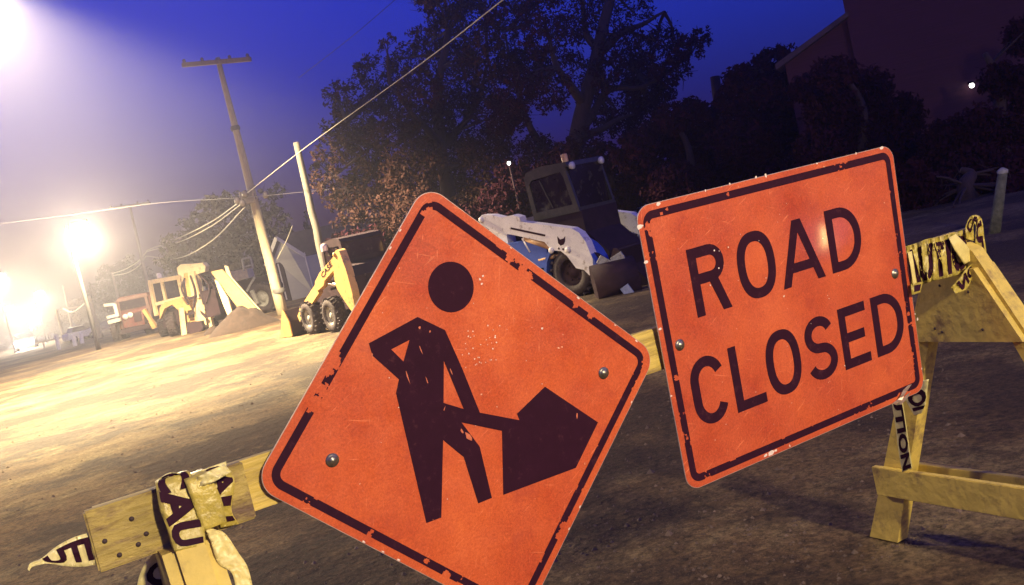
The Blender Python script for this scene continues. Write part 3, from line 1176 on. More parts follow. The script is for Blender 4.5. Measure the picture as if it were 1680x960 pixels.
tm_ = pole((357, 95), (463, 512), 33, 0.085, 0.19, 'tallest utility pole, crossarm at its tip and cable bracket half way up', POLE_W, [((299, 107), (412, 97), 0.13)])
mb = MB()
br0, br1 = PD(388, 330, 32.6), PD(440, 318, 32.6)
mb.bar(br0, PD(418, 322, 32.6), 0.12, 0.22)
mb.bar(PD(402, 314, 32.5), PD(408, 334, 32.5), 0.42, 0.12, up=(0, -1, 0))
mb.build('cable_bracket', POLE_D, tm_)
for q in ((390, 329), (398, 333), (402, 318), (436, 320)):
    mb = MB()
    mb.lathe([(0.05, -0.12), (0.11, -0.06), (0.1, 0.05), (0.05, 0.12)], Matrix.Translation(PD(*q, 32.3)), 10)
    mb.build('insulator', INSUL, tm_)
for (qa, qb, w) in (((452, 478), (463, 476), 0.44), ((380, 212), (392, 209), 0.30)):
    p = (PD(*qa, 33) + PD(*qb, 33)) / 2
    mb = MB()
    mb.lathe([(w / 2, -0.08), (w / 2 + .02, 0), (w / 2, 0.08)], Matrix.Translation(p), 14)
    mb.build('steel_collar', mat('lamp_metal', (0.28, 0.27, 0.26)), tm_)
pole((486, 234), (540, 470), 27, 0.085, 0.125, 'shorter bare utility pole standing behind the yellow skid steer loader', mat('grey_pole_wood', (0.105, 0.092, 0.072), 0.85, 0.3, 6, bump=0.4, bscale=20, stretch=(6, 6, 0.5)))
pole((213, 338), (252, 510), 62, 0.07, 0.13, 'thin utility pole with a crossarm behind the backhoe cab', POLE_D, [((180, 343), (246, 333), 0.16)])
pole((184, 446), (201, 520), 75, 0.08, 0.14, 'thin pole behind the dark red truck, without a crossarm', POLE_D)
pole((145, 486), (164, 548), 62, 0.12, 0.17, 'short thick pale pole left of the dark red truck', POLE_W)
pole((103, 468), (118, 535), 95, 0.08, 0.14, 'slender far pole between the short thick pole and the small lamp', POLE_D, [((98, 508), (134, 503), 0.14)])
pole((92, 508), (104, 552), 80, 0.09, 0.14, 'leaning pale far pole nearest to the left edge', POLE_W)
pole((1173, 126), (1184, 215), 30, 0.15, 0.16, 'stub of a dark pole poking above the right hedge line', DARKM)
WIRE = mat('wire_aluminium', (0.28, 0.25, 0.19), 0.5, 0.1)
WIRE_D = mat('wire_dark', (0.12, 0.11, 0.13), 0.6, 0.1)


def wire(pts, r, label, material=WIRE, group='overhead wires'):
    P_ = [PD(x, y, d) for x, y, d in pts]
    base = P_[0]
    mb = MB()
    mb.tube(smooth_curve(P_, 10), r, 6, False)
    o = mb.build('overhead_wire', material)
    # keep the origin on the wire itself
    o.location = base
    o.data.transform(Matrix.Translation(-base))
    tag(o, label, 'wire', group)


wire([(404, 318, 32.5), (475, 262, 24), (545, 210, 18), (690, 105, 12), (835, -8, 8)], 0.0075, 'long taut wire climbing from the tallest pole across the big trees to the top edge')
wire([(240, 411, 62), (290, 392, 50), (345, 365, 40), (394, 331, 32.6)], 0.026, 'upper of the three sagging cables left of the tallest pole')
wire([(240, 413, 62), (292, 398, 50), (345, 372, 40), (396, 335, 32.6)], 0.024, 'middle of the three sagging cables left of the tallest pole')
wire([(241, 420, 62), (290, 424, 50), (345, 397, 40), (402, 340, 32.6)], 0.026, 'lowest, most sagging cable left of the tallest pole')
wire([(184, 449, 75), (205, 442, 70), (225, 430, 66), (240, 414, 62)], 0.030, 'upper cable running from the crossarm pole down to the left')
wire([(186, 452, 75), (208, 448, 70), (227, 437, 66), (240, 420, 62)], 0.030, 'lower cable running from the crossarm pole down to the left')
wire([(103, 506, 95), (118, 512, 90), (134, 502, 84), (145, 490, 62)], 0.04, 'cable hanging between the two far poles at the left')
wire([(-20, 370, 40), (120, 352, 42), (260, 333, 40), (400, 324, 32.6), (540, 311, 30)], 0.012, 'thin line crossing the sky from the left edge past the tallest pole', WIRE_D)
wire([(655, -6, 30), (575, 62, 30), (490, 128, 32)], 0.010, 'very faint wire high in the sky above the tallest pole', WIRE_D)
wire([(455, 425, 33), (470, 395, 33), (480, 370, 33)], 0.016, 'short guy wire right of the tallest pole against the house')


# ------------------------------------------------------------------ trees
def leaf_mesh(clumps, n_total, size, seed, squash=0.85):
    """many small leaf faces scattered through the given clumps [(centre, radius, density)]"""
    rs = np.random.RandomState(seed)
    w = np.array([c[1] ** 2 * c[2] for c in clumps])
    w = w / w.sum()
    cnt = np.maximum(4, (w * n_total).astype(int))
    V, Fc = [], []
    for (c, r, d), n in zip(clumps, cnt):
        # twigs: leaves gather in small sprays inside the clump
        k = max(3, int(n / 16))
        spr = rs.normal(size=(k, 3))
        spr /= np.linalg.norm(spr, axis=1)[:, None]
        spr *= (rs.uniform(0.15, 1.0, size=(k, 1)) ** 0.45) * r
        spr[:, 2] *= squash
        idx = rs.randint(0, k, n)
        p = spr[idx] + rs.normal(size=(n, 3)) * r * 0.10
        p += np.array(c)[None, :]
        a = rs.normal(size=(n, 3)); a /= np.linalg.norm(a, axis=1)[:, None]
        b = rs.normal(size=(n, 3)); b -= a * (a * b).sum(1)[:, None]; b /= np.linalg.norm(b, axis=1)[:, None]
        s = size * rs.uniform(0.6, 1.5, size=(n, 1))
        q = np.stack([p - a * s, p + b * s * 0.45, p + a * s, p - b * s * 0.45], 1)
        V.append(q.reshape(-1, 3))
    V = np.concatenate(V)
    n = len(V) // 4
    me = bpy.data.meshes.new('crown')
    me.vertices.add(n * 4)
    me.vertices.foreach_set('co', V.astype(np.float32).ravel())
    me.loops.add(n * 4)
    me.loops.foreach_set('vertex_index', np.arange(n * 4, dtype=np.int32))
    me.polygons.add(n)
    me.polygons.foreach_set('loop_start', np.arange(0, n * 4, 4, dtype=np.int32))
    me.polygons.foreach_set('loop_total', np.full(n, 4, dtype=np.int32))
    me.update()
    return me


BARK = mat('bark', (0.045, 0.025, 0.027), 0.9, 0.35, 5, bump=0.8, bscale=14, stretch=(4, 4, 0.6))
LEAF_A = mat('leaves_autumn', (0.040, 0.016, 0.012), 0.7, 0.6, 0.9, spec=0.15)
LEAF_D = mat('leaves_dark', (0.034, 0.0085, 0.015), 0.8, 0.4, 0.8, spec=0.08)
LEAF_G = mat('leaves_grey_green', (0.050, 0.036, 0.024), 0.75, 0.4, 0.8)
TREE_KINDS = 'trees behind the machines'


def tree(trunk, limbs, clumps, nleaf, size, label, leafmat, r0=0.25, seed=1, name='tree', group=TREE_KINDS, twigs=6):
    """trunk: 3D points base..top; limbs: lists of 3D points; clumps: (centre, radius, density)"""
    base = Vector(trunk[0])
    g = gz(base.x, base.y)
    t = thing(name, (base.x, base.y, g), label, 'tree', group)
    rs = random.Random(seed)
    mb = MB()
    tp = [Vector((base.x, base.y, g - 0.1))] + [Vector(p) for p in trunk[1:]]
    sc = smooth_curve(tp, 5)
    n = len(sc)
    mb.tube([p + Vector((mnoise.noise(p * .7) * .12, mnoise.noise(p * .7 + Vector((5, 5, 5))) * .12, 0)) for p in sc], [r0 * (1 - 0.72 * i / (n - 1)) * (1.35 if i == 0 else 1) for i in range(n)], 10)
    ends = list(sc[n // 3:])
    for lb in limbs:
        s2 = smooth_curve([Vector(p) for p in lb], 5)
        m = len(s2)
        rr = r0 * 0.42
        mb.tube([p + Vector((mnoise.noise(p) * .15, mnoise.noise(p + Vector((9, 1, 4))) * .15, mnoise.noise(p + Vector((3, 7, 2))) * .15)) for p in s2], [rr * (1 - 0.8 * i / (m - 1)) for i in range(m)], 7)
        ends += s2[m // 4:]
    # secondary branches reach from the nearest skeleton point into every clump, then fork
    for (c, r, d) in clumps:
        c = Vector(c)
        src = min(ends, key=lambda p: (p - c).length)
        for k in range(2):
            e = c + Vector((rs.uniform(-1, 1), rs.uniform(-1, 1), rs.uniform(-.5, 1))) * r * 0.55
            mid = src.lerp(e, 0.5) + Vector((rs.uniform(-1, 1), rs.uniform(-1, 1), rs.uniform(-.2, .8))) * r * 0.25
            cv = smooth_curve([src, mid, e], 4)
            mb.tube(cv, [r0 * 0.16 * (1 - 0.75 * i / (len(cv) - 1)) for i in range(len(cv))], 5, False)
            for j in range(twigs):
                s0 = cv[rs.randint(3, len(cv) - 1)]
                dv = Vector((rs.gauss(0, 1), rs.gauss(0, 1), rs.gauss(0.25, 1))).normalized() * r * rs.uniform(.4, .95)
                mb.tube([s0, s0 + dv * .5 + Vector((rs.uniform(-1, 1), rs.uniform(-1, 1), rs.uniform(-1, 1))) * r * .08, s0 + dv], [r0 * .045, r0 * .032, r0 * .014], 4, False)
    mb.build('trunk', BARK, t)
    me = leaf_mesh([(Vector(c) - t.location, r, d) for c, r, d in clumps], nleaf, size, seed)
    me.materials.append(leafmat)
    o = bpy.data.objects.new('crown', me)
    col.objects.link(o)
    o.parent = t
    return t


def cl(lst, depth, jitter, seed, sub=1):
    """clump list from silhouette points (px, py, radius_px, density) at a depth, spread in depth"""
    rs = random.Random(seed)
    out = []
    for (x, y, r, d) in lst:
        for k in range(sub):
            dd = depth + rs.uniform(-1, 1) * jitter
            out.append((PD(x, y, dd), r / F_PX * dd, d))
    return out


# big tree left of the centre
DT = 30.0
c1 = cl([(560, 160, 32, .8), (590, 190, 40, 1), (610, 120, 34, .7), (640, 160, 40, 1), (660, 100, 32, .7), (700, 70, 36, .8), (690, 140, 44, 1), (725, 20, 40, .9), (745, 90, 46, 1.1), (770, 30, 42, 1), (560, 215, 34, .8), (545, 250, 32, .7),
         (600, 245, 46, 1.2), (650, 215, 42, 1), (700, 205, 50, 1.2), (760, 160, 50, 1.2), (800, 100, 50, 1.2), (815, 190, 46, 1.1), (540, 300, 34, .7), (575, 320, 38, .8), (620, 300, 54, 1.3), (680, 280, 56, 1.4), (740, 250, 56, 1.4), (800, 250, 50, 1.2),
         (560, 345, 30, .6), (620, 355, 46, 1.1), (680, 350, 54, 1.3), (745, 330, 56, 1.4), (800, 320, 50, 1.3), (700, -20, 40, .9), (780, -30, 50, 1), (530, 275, 24, .5), (640, 70, 24, .3)], DT, 2.2, 5)
tr1 = [PD(745, 480, DT), PD(742, 400, DT), PD(735, 330, DT), PD(725, 240, DT), PD(720, 150, DT), PD(735, 50, DT)]
lm1 = [[tr1[2], PD(680, 290, DT), PD(620, 250, DT), PD(570, 200, DT)], [tr1[3], PD(680, 190, DT - 1), PD(640, 140, DT - 1)], [tr1[2], PD(640, 330, DT + 1), PD(570, 310, DT + 1)], [tr1[3], PD(775, 180, DT + 1), PD(800, 100, DT + 1)], [tr1[1], PD(700, 370, DT + .5), PD(620, 350, DT + .5)]]
tree(tr1, lm1, c1, 60000, 0.058, 'large leafy autumn tree rising behind the top of the diamond sign', LEAF_A, 0.34, 21)
# big tree right of the centre: forked, thin crown with sky gaps
D2 = 27.0
c2 = cl([(840, 30, 50, .8), (860, 110, 50, .9), (830, 190, 40, .9), (900, 60, 46, .7), (905, 150, 40, .6), (960, 30, 46, .5), (1010, 70, 40, .5), (1040, 120, 44, .9), (1060, 80, 34, .5), (1090, 70, 34, .7), (1125, 80, 30, .8), (1150, 62, 20, .8), (1060, 150, 44, 1), (1100, 115, 34, .9),
         (1020, 190, 40, .7), (880, 250, 36, 1), (920, 270, 34, 1), (940, 110, 36, .35), (980, 150, 36, .5), (960, 230, 30, .3), (1035, 20, 40, .3), (890, -20, 50, .8), (980, -30, 50, .5), (1000, 120, 36, .6), (850, 150, 40, .9), (1060, 190, 36, .8), (1090, 160, 26, .6), (1000, 200, 30, .3)], D2, 2.0, 6)
tr2 = [PD(905, 480, D2), PD(912, 400, D2), PD(925, 300, D2), PD(945, 235, D2), PD(960, 170, D2), PD(985, 80, D2), PD(1005, 0, D2), PD(1015, -60, D2)]
lm2 = [[tr2[3], PD(965, 195, D2), PD(1000, 150, D2), PD(1060, 140, D2), PD(1120, 100, D2)], [tr2[2], PD(885, 230, D2 + 1), PD(850, 150, D2 + 1), PD(830, 50, D2 + 1)], [tr2[4], PD(915, 110, D2 - .8), PD(890, 30, D2 - .8)], [tr2[5], PD(1030, 50, D2), PD(1090, 20, D2)],
       [tr2[3], PD(990, 210, D2 - 1), PD(1040, 185, D2 - 1)], [tr2[5], PD(960, 50, D2 + .6), PD(945, -30, D2 + .6)]]
tree(tr2, lm2, c2, 34000, 0.052, 'tall thinly leaved tree with a forked trunk and blue gaps, above the white loader cab', LEAF_D, 0.36, 22, twigs=12)
# undergrowth mass between and below the big crowns
def bush_row(spec, label, leafmat, n, size, group='dark hedge trees', name='hedge_tree', depth=24, jit=1.5, seed=3, r0=.16):
    cs = cl(spec, depth, jit, seed)
    cx = sum(c[0].x for c in cs) / len(cs); cy = sum(c[0].y for c in cs) / len(cs)
    top = max(c[0].z for c in cs)
    b = Vector((cx, cy, 0))
    n, size = int(n * 2.6), size * .60
    tree([b, b + Vector((0, 0, top * .35)), b + Vector((.2, 0, top * .7)), b + Vector((.1, .1, top * .95))], [], cs, n, size, label, leafmat, r0, seed, name, group, twigs=3)


bush_row([(560, 400, 26, 1), (600, 395, 30, 1), (640, 400, 36, 1.2), (690, 410, 40, 1.2), (735, 400, 40, 1.2), (650, 450, 44, 1.2), (710, 460, 44, 1.2), (600, 440, 36, 1), (755, 450, 40, 1)], 'low dark thicket behind the yellow loader, left of the diamond sign top', LEAF_D, 9000, 0.10, depth=29, seed=31)
bush_row([(780, 380, 48, 1.4), (830, 340, 46, 1.4), (850, 400, 50, 1.4), (800, 440, 50, 1.2), (870, 300, 36, 1.3), (900, 350, 46, 1.3), (880, 450, 50, 1.3), (840, 290, 30, 1)], 'dense dark thicket directly behind the white loader cab', LEAF_D, 12000, 0.10, depth=25, seed=32)
bush_row([(950, 300, 44, 1.4), (990, 260, 36, 1.3), (1010, 320, 48, 1.4), (1040, 250, 40, 1.3), (1060, 300, 50, 1.4), (960, 380, 56, 1.4), (1030, 390, 56, 1.4), (1000, 450, 56, 1.3), (1080, 230, 36, 1.3), (930, 250, 26, .8), (960, 460, 50, 1)], 'dark hedge tree right of the white loader cab', LEAF_D, 14000, 0.10, depth=24, seed=33)
bush_row([(1100, 195, 30, 1.2), (1130, 185, 28, 1.2), (1160, 190, 26, 1.1), (1120, 240, 46, 1.4), (1170, 240, 46, 1.4), (1110, 310, 50, 1.4), (1180, 310, 56, 1.4), (1140, 380, 60, 1.4), (1090, 400, 60, 1.3), (1100, 470, 50, 1)], 'dark hedge tree beneath the dark pole stub', LEAF_D, 14000, 0.10, depth=23, seed=34)
bush_row([(1215, 130, 26, 1.2), (1205, 160, 34, 1.3), (1245, 120, 30, 1.3), (1270, 100, 28, 1.2), (1295, 95, 22, 1.1), (1250, 170, 50, 1.4), (1290, 150, 50, 1.4), (1220, 230, 56, 1.4), (1290, 230, 60, 1.4), (1240, 310, 60, 1.4), (1310, 310, 60, 1.4), (1330, 140, 40, 1.2)], 'tallest dark hedge tree, at the left foot of the dark gable', LEAF_D, 16000, 0.095, depth=22, seed=35)
bush_row([(1490, 300, 40, 1.2), (1530, 330, 46, 1.3), (1580, 320, 46, 1.3), (1630, 310, 50, 1.3), (1670, 290, 50, 1.3), (1510, 370, 40, 1.2), (1560, 380, 40, 1.2), (1660, 350, 40, 1.2), (1700, 330, 60, 1.2)], 'dark shrub mass in front of the big house at the right edge', LEAF_D, 9000, 0.08, depth=14.5, seed=36, jit=.8)
bush_row([(1330, 150, 34, 1.1), (1370, 120, 36, 1.0), (1365, 190, 46, 1.2), (1420, 150, 44, 1.1), (1410, 220, 50, 1.3), (1460, 250, 50, 1.3), (1480, 190, 40, 1.1), (1350, 250, 46, 1.2)], 'loose dark tree in front of the big house, over the ROAD CLOSED sign', LEAF_D, 9000, 0.09, depth=18.5, seed=37, jit=.9)
bush_row([(1560, 240, 50, 1.1), (1610, 215, 46, 1.0), (1660, 230, 50, 1.1), (1600, 280, 50, 1.2), (1680, 150, 46, .9), (1640, 130, 34, .7), (1690, 60, 40, .8)], 'taller dark tree at the right edge, right of the tiny porch lamp', LEAF_D, 9000, 0.08, depth=16.5, seed=38, jit=.8)
# bare, greyish tree behind the backhoe
D3 = 52.0
c3_ = cl([(290, 400, 24, .8), (320, 370, 28, .9), (350, 345, 28, .8), (385, 340, 30, .9), (420, 345, 28, .8), (450, 350, 24, .7), (455, 315, 20, .5), (430, 310, 16, .3), (340, 335, 18, .35), (300, 430, 34, 1), (350, 400, 40, 1.2), (400, 390, 40, 1.2), (445, 395, 34, 1.1), (330, 445, 36, 1.1), (390, 440, 40, 1.2), (440, 440, 34, 1.1), (370, 325, 14, .3), (270, 420, 18, .6)], D3, 3, 8)
tree([PD(385, 505, D3), PD(385, 450, D3), PD(388, 400, D3), PD(392, 350, D3)], [[PD(386, 430, D3), PD(340, 390, D3), PD(310, 370, D3)], [PD(386, 420, D3), PD(430, 380, D3), PD(450, 330, D3)], [PD(386, 400, D3), PD(365, 360, D3), PD(350, 330, D3)]], c3_, 15000, 0.11, 'twiggy grey brown tree filling the sky behind the bright backhoe', LEAF_G, 0.3, 41, twigs=10)
# dark spruces over the small house
for (x, yt, yb, dp, lab) in ((465, 352, 430, 58, 'left one of two small pointed spruces above the pale house roof'), (501, 350, 420, 58, 'right one of two small pointed spruces above the pale house roof')):
    tp, bs = PD(x, yt, dp), PD(x + (yb - yt) * .24, yb, dp)
    H_ = tp.z - bs.z
    lay = []
    for k in range(9):
        f = k / 8
        c = tp.lerp(bs, f)
        lay.append((c, 0.12 + 0.75 * f, 1.6))
    g0 = Vector((bs.x, bs.y, gz(bs.x, bs.y)))
    tree([g0, g0.lerp(bs, .6), bs, tp], [], lay, 3500, 0.10, lab, LEAF_D, 0.12, 50 + x, 'spruce_tree', 'pointed spruces', twigs=2)
# far tree line at the left
far = [((205, 445, 22, 1), (180, 450, 20, 1), (225, 455, 24, 1), (165, 480, 22, 1), (195, 490, 30, 1.1), (235, 490, 28, 1.1), (215, 430, 14, .7), (250, 470, 22, 1)), ((125, 505, 16, 1), (145, 495, 16, 1), (105, 520, 14, 1), (140, 520, 20, 1), (160, 515, 18, 1)), ((70, 540, 12, 1), (88, 535, 12, 1), (55, 546, 10, 1), (100, 540, 12, 1)), ((10, 560, 10, 1), (30, 555, 10, 1), (-10, 562, 12, 1), (45, 552, 8, 1))]
for i, (sp, lab, dp) in enumerate(zip(far, ('rounded tree behind the dark red truck', 'smaller tree left of the short thick pole', 'low distant trees under the small street lamp', 'lowest distant trees at the left edge'), (78, 98, 120, 130))):
    bush_row(sp, lab, LEAF_G, 5000, 0.16, 'roadside trees at the far left', 'roadside_tree', dp, 2.5, 60 + i, .2)

# ------------------------------------------------------------------ skid steer loaders
TYRE = mat('tyre_rubber', (0.040, 0.026, 0.030), 0.85, 0.35, 12, bump=0.5, bscale=40, dirt=(0.12, 0.09, 0.06), dirt_amt=0.1, dirt_scale=8)
GLASS = mat('dark_cab_glass', (0.022, 0.012, 0.017), 0.12, 0.2, 5, dirt=(0.09, 0.08, 0.05), dirt_amt=0.12, dirt_scale=7)
DARKM = mat('dark_paint_and_shade', (0.034, 0.016, 0.022), 0.75, 0.35, 6, bump=0.2, spec=0.2)  # dark paint, also standing in for shade on unlit loader sides
CABP = mat('cab_frame_paint', (0.050, 0.043, 0.032), 0.4, 0.35, 10, dirt=(0.08, 0.06, 0.05), dirt_amt=0.12, dirt_scale=12)
M_YEL = mat('machine_yellow', (0.60, 0.36, 0.12), 0.45, 0.14, 5, dirt=(0.22, 0.15, 0.08), dirt_amt=0.12, dirt_scale=7)
M_CREAM = mat('machine_cream', (0.72, 0.56, 0.30), 0.5, 0.14, 5, dirt=(0.25, 0.18, 0.10), dirt_amt=0.10, dirt_scale=7)
M_WHITE = mat('machine_white', (0.80, 0.76, 0.74), 0.4, 0.1, 5, dirt=(0.30, 0.24, 0.20), dirt_amt=0.06, dirt_scale=9)
M_GREY = mat('machine_grey', (0.34, 0.33, 0.30), 0.6, 0.25, 14, dirt=(0.15, 0.12, 0.10), dirt_amt=0.2, dirt_scale=20)
M_BLUE = mat('machine_blue', (0.06, 0.11, 0.42), 0.4, 0.2, 6)
CHROME = mat('cylinder_rod', (0.75, 0.72, 0.65), 0.2, 0.1, metal=0.9)
BRONZE = mat('cylinder_barrel', (0.42, 0.24, 0.12), 0.45, 0.25, 10)


def side_uv(C, rz, off, px, py):
    h = Vector((math.cos(rz), math.sin(rz), 0))
    l = Vector((-h.y, h.x, 0))
    o = Vector(C) + l * off
    v = ray(px, py)
    P = CAM + v * ((o - CAM).dot(l) / v.dot(l))
    return ((P - o).dot(h), P.z - C[2])


def wheel(parent, c, r, w, side, rim_mat, name='wheel'):
    """side = +1/-1: direction of the outer face along local y"""
    e = bpy.data.objects.new(name, None)
    e.empty_display_size = 0.1
    col.objects.link(e)
    e.parent = parent
    e.location = c
    Mx = Matrix.Rotation(R(-90 * side), 4, 'X')
    mb = MB()
    mb.lathe([(r * .56, -w / 2), (r * .80, -w / 2), (r * .95, -w * .42), (r, -w * .25), (r, w * .25), (r * .95, w * .42), (r * .80, w / 2), (r * .56, w / 2), (r * .53, w * .4), (r * .53, -w * .4), (r * .56, -w / 2)], Mx, 28)
    n = 20
    for k in range(n):                       # tread lugs
        a = 2 * math.pi * k / n
        for s in (-1, 1):
            aa = a + (0.5 * 2 * math.pi / n if s > 0 else 0)
            Ml = Mx @ Matrix.Rotation(aa, 4, 'Z') @ Matrix.Translation((r * 1.0, 0, s * w * .24)) @ Matrix.Rotation(R(28 * s), 4, 'X')
            mb.box((-r * .05, -r * .055, -w * .25), (r * .055, r * .055, w * .25), Ml)
    mb.build('tyre', TYRE, e, local=True)
    mb = MB()
    mb.lathe([(r * .55, w * .47), (r * .53, w * .36), (r * .46, w * .24), (r * .22, w * .20), (r * .20, w * .34), (r * .001, w * .36)], Mx, 24)
    for k in range(6):
        a = 2 * math.pi * k / 6
        mb.lathe([(0.018, w * .21), (0.018, w * .27), (0.001, w * .28)], Mx @ Matrix.Translation((r * .34 * math.cos(a), r * .34 * math.sin(a), 0)), 6)
    mb.build('rim', rim_mat, e, local=True)
    return e


def skid_steer(name, C, rz, label, spec):
    t = thing(name, C, label, 'skid steer', 'skid steer loaders', rz)
    up = lambda u, v, w: Vector((u, w, v))
    sd_ = spec['side']
    x0, x1, W = spec['x0'], spec['x1'], 0.44
    # lower chassis, sloped at the back
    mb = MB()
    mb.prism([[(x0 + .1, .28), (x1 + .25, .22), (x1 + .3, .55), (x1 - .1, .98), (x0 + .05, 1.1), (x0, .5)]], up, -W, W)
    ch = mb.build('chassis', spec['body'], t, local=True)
    mb = MB()
    mb.prism([[(x0 - .28, .45), (x0 + .4, .40), (x0 + .45, 1.28), (x0 - .12, 1.2), (x0 - .30, 1.0)]], up, -.66, .66)
    mb.build('engine_cover', spec['rear'], t, local=True)
    mb = MB()
    for k in range(7):
        mb.box((x0 - .335, -.45, .55 + k * .07), (x0 - .29, .45, .585 + k * .07))
    mb.build('rear_grille', DARKM, t, local=True)
    # cab
    cx0, cx1, z0, z1 = spec['cab']
    cab = MB()
    wy = 0.45
    roof = [(cx0 - .02, z1 - .12), (cx0 + .04, z1 - .04), (cx0 + .3, z1), (cx1 + .03, z1 - .03), (cx1 + .05, z1 - .1), (cx0, z1 - .16)]
    cab.prism([roof], up, -wy - .02, wy + .02)
    for y in (-wy, wy):
        outer = [(cx0, z0), (cx0 - .02, z1 - .1), (cx1, z1 - .07), (cx1 + .04, z1 - .35), (cx1 + .10, z0)]
        hole = [(cx0 + .08, z0 + .12), (cx0 + .06, z1 - .22), (cx0 + .12, z1 - .17), (cx1 - .10, z1 - .15), (cx1 - .06, z1 - .24), (cx1 - .0, z0 + .12)]
        cab.prism([outer, hole], up, y - .025, y + .025)
    cab.box((cx0 - .02, -wy, z0), (cx0 + .03, wy, z0 + .35))
    cab.box((cx1 + .05, -wy, z0 - .05), (cx1 + .10, wy, z0 + .06))
    co = cab.build('cab', CABP if spec['kind'] == 'white' else DARKM, t, local=True)
    for y in (-wy, wy):
        g = MB()
        g.prism([[(cx0 + .05, z0 + .1), (cx0 + .04, z1 - .2), (cx1 - .08, z1 - .13), (cx1 - .0, z0 + .1)]], up, y - .006, y + .006)
        g.build('window', GLASS, co, local=True)
    g = MB()
    g.box((cx1 + .02, -wy + .03, z0), (cx1 + .035, wy - .03, z1 - .1))
    g.build('windscreen', GLASS, co, local=True)
    g = MB()
    g.box((cx0 - .012, -wy + .03, z0 + .35), (cx0 - .002, wy - .03, z1 - .15))
    g.build('window', GLASS, co, local=True)
    g = MB()
    yy = sd_ * (wy + .01)
    g.bar((cx0 + .40, yy, z0 + .14), (cx0 + .26, yy, z1 - .2), .02, .025, up=(0, 1, 0))
    g.build('window_divider', CABP, co, local=True)
    mb = MB()
    mb.prism([[(x0 + .35, .9), (cx1 + .12, .85), (cx1 + .12, z0 + .01), (cx0 - .05, z0 + .01), (x0 + .35, 1.2)]], up, -.46, .46)
    mb.build('cab_base', DARKM, t, local=True)
    # wheels
    for wx in spec['wheels']:
        for s in (-1, 1):
            wheel(t, (wx, s * .70, spec['r']), spec['r'], .27, s, spec['rim'])
    # lift arms on both sides with boom cylinders
    th = .15
    for s in (-1, 1):
        mb = MB()
        ya = s * spec['off']
        mb.prism([spec['arm']], up, ya - s * th, ya)
        am = mb.build('lift_arm', spec['armmat'], t, local=True)
        for (a, b, ra, mt, nm_) in spec['cyl']:
            mb = MB()
            yy = s * (spec['off'] - th * .5 - .0)
            mb.tube([(a[0], yy, a[1]), (b[0], yy, b[1])], ra, 10)
            mb.build(nm_, mt, am, local=True)
        for q in spec['pins']:
            mb = MB()
            mb.lathe([(.045, 0), (.045, .02), (.028, .03), (.001, .032)], Matrix.Translation((q[0], ya, q[1])) @ Matrix.Rotation(R(-90 * s), 4, 'X'), 14)
            mb.build('pivot_pin', spec['armmat'], am, local=True)
    # bucket
    bx, bz, bw = spec['bucket']
    prof = [(bx, .03), (bx + .62, .03), (bx + .64, .06), (bx + .10, .09), (bx + .05, .30), (bx + .16, .56), (bx + .12, .58), (bx - .04, .34), (bx - .03, .10)]
    mb = MB()
    mb.prism([prof], up, -bw / 2, bw / 2)
    bo = mb.build('bucket', DARKM, t, local=True)
    for s in (-1, 1):
        mb = MB()
        mb.prism([[(bx - .03, .02), (bx + .62, .02), (bx + .52, .12), (bx + .17, .59), (bx + .1, .60), (bx - .05, .34)]], up, s * bw / 2, s * (bw / 2 + .025))
        mb.build('bucket_side', spec['bside'], bo, local=True)
    mb = MB()
    mb.bar((spec['arm_tip'][0], -spec['off'] + .1, spec['arm_tip'][1]), (spec['arm_tip'][0], spec['off'] - .1, spec['arm_tip'][1]), .10, .16)
    mb.bar((spec['arm_tip'][0], 0, spec['arm_tip'][1]), (bx, 0, .3), .5, .12)
    mb.build('bucket_carrier', DARKM, t, local=True)
    for s in (-1, 1):
        mb = MB()
        Mx = Matrix.Translation((cx1 + .06, s * .38, z1 - .1)) @ Matrix.Rotation(R(90), 4, 'Y')
        mb.lathe([(.03, -.05), (.055, 0), (.055, .035), (.001, .04)], Mx, 14)
        mb.build('work_light', mat('lamp_glass', (0.7, 0.66, 0.6), 0.1, 0.1), co, local=True)
    return t


YC, YR = (6.55, 18.7, -0.16), R(98)
yo = .80
yp = lambda x, y: side_uv(YC, YR, yo, x, y)
yarm = [yp(*q) for q in ((546.7, 416), (552, 410), (556, 411.7), (561, 425), (567.7, 444), (577, 478), (582, 505), (577, 511), (562, 489), (553, 474), (550, 466), (547, 444), (532.5, 460), (530.5, 468.5), (520, 478), (516, 474), (517, 462), (524, 448), (546, 422.5))]
ls = skid_steer('skid_steer_loader', YC, YR, 'yellow skid steer loader left of the diamond sign, seen from behind with its bucket down', dict(
    kind='yellow', side=1, x0=-.95, x1=.9, body=DARKM, rear=DARKM, cab=(-.62, .25, 1.0, 1.80), wheels=(.92, -.12), r=.34, rim=M_GREY, arm=yarm, off=yo, armmat=M_YEL,  # body and rear dark: shade of the unlit back put into colour
    cyl=[(yp(530, 466), yp(556, 470), .04, CHROME, 'lift_cylinder')], pins=[yp(549, 418)], bucket=(1.75, 0, 1.75), bside=M_YEL, arm_tip=(1.45, .45)))
for s in (-1, 1):
    mb = MB()
    mb.bar((yp(518, 474)[0], s * .72, yp(518, 474)[1]), (1.45, s * .66, .45), .10, .20)
    mb.bar((1.40, s * .66, .48), (1.80, s * .6, .30), .10, .14)
    mb.build('lower_boom', M_YEL, ls, local=True)
